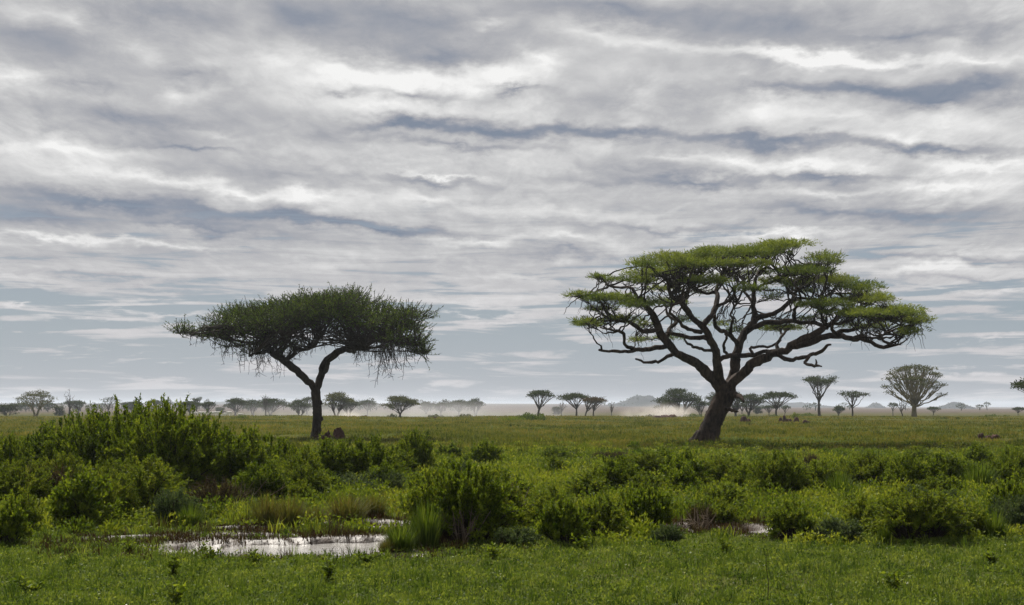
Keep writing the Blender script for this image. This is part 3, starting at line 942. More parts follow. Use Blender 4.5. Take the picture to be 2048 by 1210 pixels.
    for k in range(7):
        a = r.uniform(0, 2 * np.pi)
        a = -2.7 + k * .9 + r.normal(0, .2)
        f = np.array([math.cos(a), math.sin(a) * .8, 0])
        top = pts[0] + f * .45 + np.array([0.05, 0, 1.0])
        mid = pts[0] + f * .85 + np.array([0, 0, .35])
        end = pts[0] + f * 1.35 + np.array([0, 0, -.25])
        pp, rr = smooth_path([top, mid, end], [.22, .26, .12], .12)
        bark_tube(mb, r, pp, rr, 8, .15)
    for n_ in ('S1', 'S2'):
        bark_tube(mb, r, *built[n_], 10, .12)
    part(mb, 'trunk', M['bark'])
    fam = {'A': ['A', 'A1b', 'A3', 'A4', 'A5', 'A6'], 'B': ['B', 'B1', 'B2', 'B3', 'B4', 'B5', 'B6', 'B7', 'E'], 'Cc': ['Cc', 'C1', 'C1b', 'C2', 'C3', 'C3b', 'C4', 'C5', 'C5b', 'C6'],
           'D': ['D', 'D1u', 'D3', 'D3b', 'D4', 'D4b', 'D5', 'D6', 'D7', 'D8', 'D1']}
    for k, names in fam.items():
        mb = MB()
        for n_ in names:
            bark_tube(mb, r, *built[n_], 10 if len(n_) > 1 and n_ != 'Cc' else 14, .17, .04)
        part(mb, 'limb', M['bark'])
    for n_ in ('A1', 'A2', 'D2', 'D2b'):
        if n_ == 'D2b': continue
        mb = MB()
        bark_tube(mb, r, *built[n_], 10, .12, .05)
        if n_ == 'D2':
            bark_tube(mb, r, *built['D2b'], 9, .12, .05)
            p = at(1632, 730, Y - 6.8)
            bark_tube(mb, r, *smooth_path([p, p + [0.03, 0, .18], p + [-.02, 0, .36]], [.08, .06, .03], .08), 6, .1)
        part(mb, 'bare_branch', M['bark']).__setitem__('label', 'bare leafless branch stub of the crown')

    limb_pts = np.vstack([p[len(p) // 2:] for k, (p, _) in built.items() if k not in ('trunk', 'S1', 'S2', 'A2', 'D2', 'D2b', 'E', 'D3b', 'C2')])
    PADS = [
        (1569, 490, 58, 9, 1, 2.0, 1), (1647, 515, 40, 11, 1, 2.0, 1), (1668, 525, 16, 6, 1, 2, 0), (1510, 503, 66, 11, 1, 1.5, 2), (1432, 507, 62, 12, 1, -1.5, 2), (1342, 517, 58, 12, 1, -1.5, 2), (1292, 528, 42, 11, 1, -1, 1),
        (1397, 527, 70, 10, .9, -3.5, 1), (1490, 528, 66, 10, .8, -2.5, 0), (1612, 541, 64, 10, .9, 3, 1), (1319, 546, 62, 11, 1, -4, 0), (1268, 559, 38, 11, 1, -2.5, 1), (1194, 554, 18, 5, .9, None, 0), (1222, 560, 22, 5, .7, None, 0),
        (1412, 562, 54, 9, 1, -6, 0), (1498, 577, 38, 11, 1, -5, 0), (1543, 594, 24, 15, .55, -4, 0), (1545, 562, 40, 7, .55, 3, 0), (1666, 560, 54, 11, .9, 4, 1), (1713, 574, 50, 13, 1, 2.5, 1), (1733, 597, 46, 15, 1, 1, 2),
        (1647, 609, 58, 10, 1, -4, 0), (1705, 627, 66, 11, 1, -3.5, 1), (1795, 625, 62, 14, 1, -1.5, 2), (1840, 640, 34, 11, 1, -2, 1), (1823, 661, 34, 11, .6, -3, 1), (1770, 640, 56, 10, .8, 1, 0),
        (1158, 591, 30, 7, 1, None, 0), (1190, 596, 30, 8, .8, None, 1), (1225, 596, 42, 10, 1, None, 1), (1276, 606, 50, 11, 1, None, 1), (1340, 606, 36, 9, .9, None, 0), (1202, 619, 34, 8, 1, -4, 0), (1175, 646, 38, 10, 1, None, 1), (1237, 638, 40, 8, 1, -4.5, 0),
        (1280, 648, 22, 10, .55, None, 0), (1588, 567, 38, 8, .7, 4, 1), (1444, 648, 30, 8, .5, 6, 0), (1557, 656, 54, 7, .55, 6, 1), (1342, 676, 36, 6, .5, 5, 0), (1278, 680, 24, 5, .4, 2, 0), (1373, 640, 24, 8, .5, 4.5, 0), (1620, 638, 26, 6, .6, None, 0),
        (1471, 662, 28, 7, .5, 5, 0), (1370, 564, 36, 7, .45, 3, 0), (1460, 548, 40, 6, .4, 4, 0), (1625, 560, 50, 7, .5, 5, 0), (1690, 600, 40, 8, .6, 4, 0), (1610, 582, 26, 5, .35, 4, 0), (1530, 545, 46, 5, .4, 5, 0), (1750, 655, 50, 7, .45, -3, 0), (1700, 650, 40, 6, .45, 3, 0),
        (1320, 578, 44, 7, .5, 2, 0), (1400, 585, 34, 6, .45, 3, 0),
    ]
    ell = pads_foliage(r, Y, PADS, limb_pts, 0, None, 6.5)
    leaf = MB()
    tw_p, tw_r = [], []
    for (c, rad, dens) in ell:
        area = np.pi * rad[0] * rad[1]
        n = int(np.clip(area * 118 * dens, 200, 3600))
        p, u, w = pad_points(r, c, rad, n)
        g_ = field(p[:, 0] - c[0] + 1.7 * (p[:, 2] - c[2]), p[:, 1] - c[1], .95, int(r.integers(1e6))) + r.normal(0, .28, n)
        ok = g_ > .04
        p, u, w = p[ok], u[ok], w[ok]
        n = len(p)
        # sprays: every point carries a few fine leaflets pointing up and out
        k = 4
        d = np.repeat(u * np.array([1.0, 1.0, .35]) + np.array([0, 0, .55]), k, 0) + r.normal(0, .55, (n * k, 3))
        pk = np.repeat(p, k, 0) + r.normal(0, .09, (n * k, 3)) * np.array([1, 1, .5])
        tint = np.clip(np.repeat(.6 + .22 * w + r.normal(0, .18), k) + r.normal(0, .13, n * k), 0, 1)
        kites(leaf, r, pk, d, r.uniform(.14, .34, n * k), r.uniform(.026, .055, n * k), tint, .05)
        # branchlets reaching up into the pad
        m = int(np.clip(area * 1.15, 4, 18))
        ii = np.argsort(np.linalg.norm((limb_pts - c) * np.array([1, .8, 1.2]), axis=1))[:60]
        src = limb_pts[ii[r.integers(0, min(len(ii), 24), m)]]
        dst, _, _ = pad_points(r, c, rad * np.array([.85, .85, .5]), m)
        ok = np.linalg.norm(dst - src, axis=1) < 5.0
        src, dst = src[ok], dst[ok]
        if len(src):
            mid = (src + dst) * .5
            mid[:, 2] = src[:, 2] * .55 + dst[:, 2] * .45 - r.uniform(0, .25, len(src))
            b = bez(src, mid + r.normal(0, .22, mid.shape), dst, 9)
            wob = r.normal(0, .06, b.shape)
            wob[:, 0] = 0
            tw_p.append(b + wob)
            tw_r.append(np.linspace(.062, .014, 9)[None] * r.uniform(.7, 1.25, (len(src), 1)))
            # finer twigs off these
            s2 = np.repeat(b[:, 5], 3, 0)
            e2, _, _ = pad_points(r, c, rad * .95, len(s2))
            e2 = s2 + (e2 - s2) * np.minimum(1, 1.6 / np.maximum(np.linalg.norm(e2 - s2, axis=1), .01))[:, None]
            b2 = bez(s2, (s2 + e2) / 2 + r.normal(0, .12, s2.shape), e2, 9)
            tw_p.append(b2 + r.normal(0, .03, b2.shape))
            tw_r.append(np.linspace(.026, .010, 9)[None] * np.ones((len(s2), 1)))
    tpts = np.concatenate([a[:, 2:].reshape(-1, 3) for a in tw_p])

    def starts(px, py, n):
        """points on branchlets that lie lowest round a spot of the crown"""
        c = at(px, py, Y)
        d = np.hypot(tpts[:, 0] - c[0], (tpts[:, 2] - c[2]) * 1.6 - .25)
        return tpts[np.argsort(d)[r.integers(0, max(n * 9, 60), n)]]

    part(leaf, 'crown', M['acacia_leaf'], False)
    mb = MB()
    multi_tube(mb, np.concatenate(tw_p), np.concatenate(tw_r), 4)
    # fine drooping dead twigs under the outer pads
    for (px, py, dep, n, L) in ((1815, 668, -3, 26, 1.1), (1690, 692, -4, 10, .7), (1250, 680, -5, 16, .9), (1140, 600, -4.5, 5, 1.2), (1345, 680, 3, 22, .7), (1205, 668, -5, 12, .8), (1540, 664, 4, 24, .7), (1445, 660, 4, 18, .7), (1770, 668, -4, 18, .8)):
        s = starts(px, py, n)
        e = s + r.normal(0, .45, (n, 3)) + np.array([0, 0, -.7]) * L * r.uniform(.4, 1.2, (n, 1))
        b = bez(s, (s + e) / 2 + r.normal(0, .2, s.shape), e, 9)
        multi_tube(mb, b + r.normal(0, .025, b.shape), np.linspace(.022, .010, 9)[None] * np.ones((n, 1)), 3)
    # the thin dead twig hanging off the outer tip
    b = bez(starts(1160, 595, 1), at(1136, 604, Y - 4.4)[None], at(1128, 629, Y - 4.6)[None], 9)
    multi_tube(mb, b + r.normal(0, .03, b.shape), np.linspace(.04, .015, 9)[None], 4)
    part(mb, 'twig_tangle', M['twig'])


def hero_small_acacia():
    r = np.random.default_rng(22)
    Y = 108.0
    limbs = {
        'trunk': (None, 0, [(631, 881, 12), (631.5, 872, 10.3), (633, 855, 9.4), (634.5, 835, 9.3), (634, 812, 9), (632, 797, 9.4), (631, 785, 10), (631, 777, 8.5)]),
        'L': ('trunk', -3.0, [(630, 788, 9), (625, 772, 8.8), (612, 757, 8.4), (600, 746, 8.6), (588, 736, 8.8), (570, 724, 9), (552, 713, 8.4), (541, 702, 6.4), (535, 690, 5), (528, 675, 3.8), (515, 660, 2.4)]),
        'L1': ('L', -4.0, [(573, 722, 5.4), (581, 716, 5), (589, 708, 4.6), (590, 697, 4.6), (600, 697, 4), (613, 699, 4.2), (624, 695, 4), (633, 690, 3.8), (635, 680, 3.2), (640, 662, 2.2)]),
        'L2': ('L', 2.5, [(552, 711, 5.4), (561, 702, 5), (564, 692, 4.4), (566, 676, 3.4), (570, 655, 2.2)]),
        'L3': ('L', -5.0, [(545, 706, 5), (528, 703, 4), (513, 706, 3.2), (498, 712, 2)]),
        'L4': ('L', 3.5, [(538, 698, 4.6), (515, 690, 3.8), (480, 682, 3), (430, 672, 2), (380, 664, 1.2)]),
        'L5': ('L', -4.5, [(532, 684, 3.6), (500, 668, 2.8), (455, 658, 1.8), (400, 655, 1)]),
        'R': ('trunk', 2.5, [(632, 786, 9.4), (636, 771, 9), (640, 750, 8.8), (645, 731, 9.2), (653, 720, 9.6), (667, 712, 8.8), (680, 705, 8.4), (694, 697, 7.4), (710, 691, 6), (730, 685, 4.6), (756, 673, 3.2), (790, 660, 2)]),
        'Rb': ('R', -1.0, [(645, 752, 5), (654, 735, 4.8), (660, 722, 4.6), (667, 708, 4.4), (672, 702, 4)]),
        'R1': ('R', -3.5, [(690, 701, 4.8), (705, 703, 4.2), (716, 699, 3.8), (729, 696, 2.2)]),
        'R2': ('R', 4.5, [(693, 697, 4.8), (699, 680, 4.2), (706, 662, 3.2), (712, 640, 2)]),
        'R3': ('R', -4.0, [(712, 690, 4.2), (745, 684, 3.4), (790, 682, 2.6), (835, 690, 1.6)]),
        'R4': ('R', 5.0, [(720, 688, 4), (760, 668, 3), (800, 650, 2), (838, 640, 1.2)]),
    }
    base, built = grow_tree((631, 876), Y, limbs, r)
    org = np.array([base[0], base[1], float(ground_z(base[0], base[1]))])
    root = thing('acacia_tree', 'smaller flat-topped thorn tree with a dark forked trunk and dense dark green crown', 'tree', org)

    def part(mb, name, mat, sm=True):
        mb.v = [v - org for v in mb.v]
        return mb.obj(name, mat, root, sm)

    mb = MB()
    bark_tube(mb, r, *built['trunk'], 20, .10)
    for (px, py) in ((640, 806), (641, 838), (638, 860)):
        p = at(px, py, Y - .2)
        bark_tube(mb, r, *smooth_path([p + [-.2, 0, -.15], p + [.08, 0, 0], p + [.05, 0, .2]], [.16, .15, .06], .08), 8, .1)
    part(mb, 'trunk', M['dark_bark'])
    for names in (['L', 'L1', 'L2', 'L3', 'L4', 'L5'], ['R', 'Rb', 'R1', 'R2', 'R3', 'R4']):
        mb = MB()
        for n_ in names:
            bark_tube(mb, r, *built[n_], 12, .10, .03)
        part(mb, 'limb', M['dark_bark'])
    limb_pts = np.vstack([p[len(p) // 2:] for k, (p, _) in built.items() if k not in ('trunk', 'Rb')])
    PADS = [
        (600, 620, 100, 20, 1, 0, 2), (690, 610, 75, 20, 1, 0, 2), (770, 628, 74, 18, 1, 0, 2), (500, 626, 66, 15, 1, 0, 2), (828, 650, 34, 26, 1, 0, 2), (378, 662, 40, 9, .8, 0, 0), (440, 655, 52, 15, 1, 0, 1),
        (560, 642, 84, 20, 1, -3, 1), (655, 632, 84, 14, .8, -3, 1), (760, 646, 70, 16, .9, -3, 1), (500, 664, 56, 18, .7, 0, 1), (843, 685, 20, 22, .8, 0, 1), (705, 590, 44, 8, .8, 0, 1), (640, 603, 84, 14, 1, 0, 2),
        (805, 674, 40, 16, .5, -2, 1), (535, 684, 40, 14, .45, -3, 0), (440, 640, 40, 10, .7, 0, 1), (620, 662, 60, 9, .22, 1, 0), (720, 666, 50, 10, .22, 1, 0), (408, 672, 40, 9, .5, 0, 0), (355, 664, 18, 6, .7, 0, 0), (518, 700, 44, 13, .6, -2, 0), (465, 688, 44, 10, .5, 0, 0), (578, 692, 26, 9, .4, 2, 0), (852, 704, 15, 16, .7, 0, 1), (790, 690, 36, 10, .35, 0, 0),
    ]
    PADS = [(602 + (a - 602) * .965, b + (5 if b < 660 else 2), w * .96, hh * .82, d, dp, max(k - 1, 0) if k > 2 else k) for (a, b, w, hh, d, dp, k) in PADS]
    ell = pads_foliage(r, Y, PADS, limb_pts, 0, None, 6.0)
    leaf = MB()
    tw_p, tw_r = [], []
    for (c, rad, dens) in ell:
        area = np.pi * rad[0] * rad[1]
        n = int(np.clip(area * 21 * dens, 60, 900))
        p, u, w = pad_points(r, c, rad, n)
        ok = field(p[:, 0] - c[0] + 1.5 * (p[:, 2] - c[2]), p[:, 1] - c[1], 1.2, int(r.integers(1e6))) + r.normal(0, .35, n) > -.25
        p, u, w = p[ok], u[ok], w[ok]
        n = len(p)
        # long leafy thorny sprays that curve upward and outward
        d = unit(u * np.array([1.0, 1.0, .4]) + np.array([0, 0, .45]) + r.normal(0, .5, (n, 3)))
        L = r.uniform(.45, 1.25, n)
        d2 = unit(d + np.array([0, 0, .45]) + r.normal(0, .2, (n, 3)))
        b = bez(p, p + d * (L * .5)[:, None], p + d * (L * .5)[:, None] + d2 * (L * .5)[:, None], 5)
        tw_p.append(b)
        tw_r.append(np.linspace(.022, .012, 5)[None] * np.ones((n, 1)))
        k = 12
        s = r.uniform(0.05, 1, (n, k))
        i0 = np.minimum((s * 4).astype(int), 3)
        fr = (s * 4 - i0)[..., None]
        pos = np.take_along_axis(b, i0[..., None], 1) * (1 - fr) + np.take_along_axis(b, i0[..., None] + 1, 1) * fr
        dd = np.repeat(unit(b[:, -1] - b[:, 0]), k, 0) * .6 + r.normal(0, .6, (n * k, 3))
        tint = np.clip(np.repeat(.48 + .12 * w + r.normal(0, .10, n), k) + r.normal(0, .12, n * k), 0, 1)
        kites(leaf, r, pos.reshape(-1, 3), dd, r.uniform(.11, .22, n * k), r.uniform(.035, .062, n * k), tint, .05)
        m = int(np.clip(area * 1.3, 5, 26))
        src = limb_pts[r.integers(0, len(limb_pts), m * 6)].reshape(m, 6, 3)
        dst, _, _ = pad_points(r, c, rad * .8, m)
        j = np.argmin(np.linalg.norm(src - dst[:, None], axis=2), axis=1)
        src = src[np.arange(m), j]
        mid = (src + dst) / 2 + r.normal(0, .3, src.shape)
        mid[:, 2] -= .2
        b = bez(src, mid, dst, 9)
        tw_p5 = b[:, ::2]
        tw_p.append(tw_p5 + r.normal(0, .05, tw_p5.shape))
        tw_r.append(np.linspace(.055, .018, 5)[None] * r.uniform(.7, 1.2, (m, 1)))
    tpts = np.concatenate([a[:, 2:].reshape(-1, 3) for a in tw_p])

    def starts(px, py, n):
        """points on branchlets that lie lowest round a spot of the crown"""
        c = at(px, py, Y)
        d = np.hypot(tpts[:, 0] - c[0], (tpts[:, 2] - c[2]) * 1.6 - .25)
        return tpts[np.argsort(d)[r.integers(0, max(n * 9, 60), n)]]

    part(leaf, 'crown', M['dark_leaf'], False)
    mb = MB()
    multi_tube(mb, np.concatenate(tw_p), np.concatenate(tw_r), 4)
    # bare hanging twigs under the crown: each a drooping stem with side shoots
    def droop(px, py, dep, n, spread, L):
        s = starts(px, py, n)
        e = s + r.normal(0, .28, (n, 3)) * np.array([1, 1, .3]) * L + np.array([0, 0, -1.0]) * (L * r.uniform(.6, 1.5, (n, 1)))
        b = bez(s, (s + e) / 2 + r.normal(0, .28, s.shape) * L * .5, e, 9)
        b = b + r.normal(0, .035, b.shape)
        multi_tube(mb, b, np.linspace(.026, .012, 9)[None] * np.ones((n, 1)), 3)
        k = 4
        i = r.integers(2, 8, (n, k))
        s2 = b[np.arange(n)[:, None], i].reshape(-1, 3)
        d = r.normal(0, 1, s2.shape)
        d[:, 2] = -np.abs(d[:, 2]) * .8
        e2 = s2 + unit(d) * r.uniform(.2, .55, (len(s2), 1)) * min(L, 1.2)
        b2 = bez(s2, (s2 + e2) / 2 + r.normal(0, .08, s2.shape), e2, 5)
        multi_tube(mb, b2, np.linspace(.016, .010, 5)[None] * np.ones((len(s2), 1)), 3)

    for a in ((545, 715, -3, 16, .9, 1.5), (530, 738, -3, 6, .4, 1.7), (480, 695, -1, 22, 1.2, 1.0), (430, 690, 0, 12, 1.0, .7), (580, 715, 1, 16, .9, 1.0), (625, 690, 2, 26, 1.3, 1.2), (690, 712, 2, 26, 1.1, 1.2),
              (735, 700, -1, 26, 1.2, 1.5), (775, 705, -3, 26, .7, 2.0), (720, 715, -3, 14, .7, 1.2), (815, 690, -1, 22, .9, 1.0), (650, 680, -2, 30, 1.6, .9), (600, 672, -2, 26, 1.6, .9), (700, 678, -3, 24, 1.4, .9), (760, 686, 2, 22, 1.2, 1.0), (385, 675, -1, 8, .7, .6)):
        droop(*a)
    # fine leaves on some of the hanging shoots
    part(mb, 'twig_tangle', M['twig'])


hero_acacia()
hero_small_acacia()


# ------------------------------------------------------------------ trees out on the plain
def far_tree(px, base_py, top_py, left, right, Y, style, label, name='acacia_tree', leaf='far_leaf', bark='far_bark', lean=0.0, seed=0, group=None, dens=1.0, snag=False):
    r = np.random.default_rng(1000 + seed)
    sc = Y / F
    b = at(px, base_py, Y)
    gz = float(ground_z(b[0], Y))
    H = at(px, top_py, Y)[2] - gz
    xl, xr = (left - px) * sc, (right - px) * sc
    w = (xr - xl) / 2
    xc = (xl + xr) / 2
    root = thing(name, label, 'tree', (b[0], Y, gz), group)
    tr, lf = MB(), MB()
    par = {  # fork height, crown bottom, crown top flatness, number of pads, pad thickness, number of trunks
        'umbrella': (.34, .62, .24, 15, .065, 1), 'dome': (.26, .50, .40, 22, .065, 2), 'round': (.10, .10, .8, 30, .16, 3), 'vee': (.42, .68, .12, 12, .06, 1),
        'fan': (.26, .50, .55, 40, .030, 1), 'spread': (.30, .55, .40, 16, .055, 2), 'sparse': (.36, .6, .3, 8, .05, 1), 'dead': (.3, .5, .4, 9, 0, 1),
    }[style]
    fork, bot, flat, npad, thick, ntr = par
    fh = fork * H
    th = H * (.030 if style in ('vee', 'dead', 'sparse') else .038)
    if style == 'fan': th = H * .045
    if style == 'round': th = H * .02
    trunks = []
    for k in range(ntr):
        off = np.array([r.normal(0, .03) * H * (k > 0), r.normal(0, .03) * H * (k > 0), 0])
        sp = (k - (ntr - 1) / 2) * .12 * w * 2
        p = [off + [0, 0, -.15], off + [lean * fh * .5 + sp * .5, r.normal(0, .03) * H, fh * .5], off + [lean * fh + sp, r.normal(0, .05) * H, fh]]
        pp, rr = smooth_path(p, [th * 1.25, th, th * .85], max(.25, H * .05))
        bark_tube(tr, r, pp, rr, 9, .12)
        trunks.append(pp[-1])
    trunks = np.array(trunks)
    pads = []
    if style == 'vee':
        for k in range(npad):
            a = 2 * np.pi * (k + r.uniform(0, .6)) / npad
            q = r.uniform(.55, 1) if k % 3 else r.uniform(.05, .4)
            top = .93 if q > .5 else .86
            pads.append((np.array([xc + w * .80 * q * math.cos(a), w * .8 * q * math.sin(a), H * (top - thick * .8 + r.uniform(-.05, .05))]), w * r.uniform(.24, .36)))
    elif style == 'fan':
        for k in range(npad):
            a = 2 * np.pi * k * .381966
            q = math.sqrt((k + .5) / npad)
            zt = .965 - .40 * q ** 3.2 + r.uniform(-.06, .02)
            if k % 4 == 3: zt -= r.uniform(.08, .2)
            pads.append((np.array([xc + w * .86 * q * math.cos(a), w * .85 * q * math.sin(a), H * zt]), w * r.uniform(.13, .24)))
    else:
        for k in range(npad):
            a = 2 * np.pi * k * .381966 + r.uniform(0, .5)
            q = math.sqrt((k + .4) / npad)
            zt = 1 - thick - flat * q ** 2.2 * (1 - bot * .5) + r.uniform(-.06, .0)
            if style in ('dome', 'spread') and k % 3 == 2: zt -= r.uniform(.06, .22)
            if style == 'round': zt = 1 - thick - (1 - thick * 1.5) * r.uniform(0, 1) ** 1.3 * (.3 + .7 * q)
            pads.append((np.array([xc + w * .80 * q * math.cos(a), w * .8 * q * math.sin(a), H * zt]), w * r.uniform(.20, .46)))
    if style == 'dead':
        pads = [(p * np.array([1, 1, r.uniform(.75, 1.0)]) if i else np.array([xc + r.normal(0, .1) * w, 0, H * .97]), s) for i, (p, s) in enumerate(pads)]
    tp, trad = [], []
    for (c, s) in pads:
        src = trunks[np.argmin(np.linalg.norm(trunks - c, axis=1))] + np.array([0, 0, -r.uniform(0, .25) * fh])
        if style in ('vee', 'fan'):
            mid = (src * .5 + c * .5) + np.array([0, 0, -.06 * H]) + r.normal(0, .018 * H, 3)
        else:
            mid = src * .45 + c * .55 + np.array([0, 0, r.uniform(-.02, .08) * H]) + r.normal(0, .035 * H, 3)
        bb = bez(src[None], mid[None], (c - np.array([0, 0, thick * H * .3]))[None], 9)
        wob = r.normal(0, .010 * H, bb.shape)
        wob[:, 0] = 0
        tp.append(bb + wob)
        trad.append(np.linspace(th * (.55 if style != 'fan' else .30), max(.03, th * .14), 9)[None])
        # branchlets
        m = 5 if style != 'dead' else 4
        i = r.integers(4, 9, m)
        s0 = bb[0, i]
        if style == 'dead':
            e0 = s0 + unit(r.normal(0, 1, (m, 3)) * np.array([1, 1, .5]) + np.array([0, 0, .7])) * r.uniform(.05, .16, (m, 1)) * H
        else:
            e0 = c + r.normal(0, .45, (m, 3)) * np.array([s, s, thick * H * .5])
        tp.append(bez(s0, (s0 + e0) / 2 + r.normal(0, .02 * H, s0.shape), e0, 9))
        trad.append(np.linspace(max(.04, th * .2), .022, 9)[None] * np.ones((m, 1)))
        if style != 'dead':
            area = np.pi * s * s
            n = int(np.clip(area * 13 * dens * r.uniform(.6, 1.2), 24, 340))
            p, u, wv = pad_points(r, c, np.array([s, s * .9, thick * H]), n)
            k = 2
            d = np.repeat(u * np.array([1, 1, .3]) + np.array([0, 0, .4]), k, 0) + r.normal(0, .5, (n * k, 3))
            kites(lf, r, np.repeat(p, k, 0) + r.normal(0, .12, (n * k, 3)), d, r.uniform(.22, .55, n * k), r.uniform(.09, .2, n * k), np.clip(.45 + .15 * np.repeat(wv, k) + r.normal(0, .15, n * k), 0, 1), .05)
    multi_tube(tr, np.concatenate(tp), np.concatenate(trad), 5)
    if snag:   # a bare dead top standing out of the crown
        k = 7
        s0 = np.array([[xc + w * .3, 0, H * .72]]) + r.normal(0, .3, (k, 3))
        e0 = s0 + np.stack([r.uniform(-.1, .9, k) * w, r.normal(0, .5, k) * w * .5, r.uniform(.12, .3, k) * H], 1)
        bb = bez(s0, (s0 + e0) / 2 + r.normal(0, .25, s0.shape), e0, 9)
        multi_tube(tr, bb + r.normal(0, .05, bb.shape), np.linspace(.10, .03, 9)[None] * np.ones((k, 1)), 5)
    tr.obj('trunk', M[bark], root, True)
    if lf.n:
        lf.obj('crown', M[leaf], root)
    return root


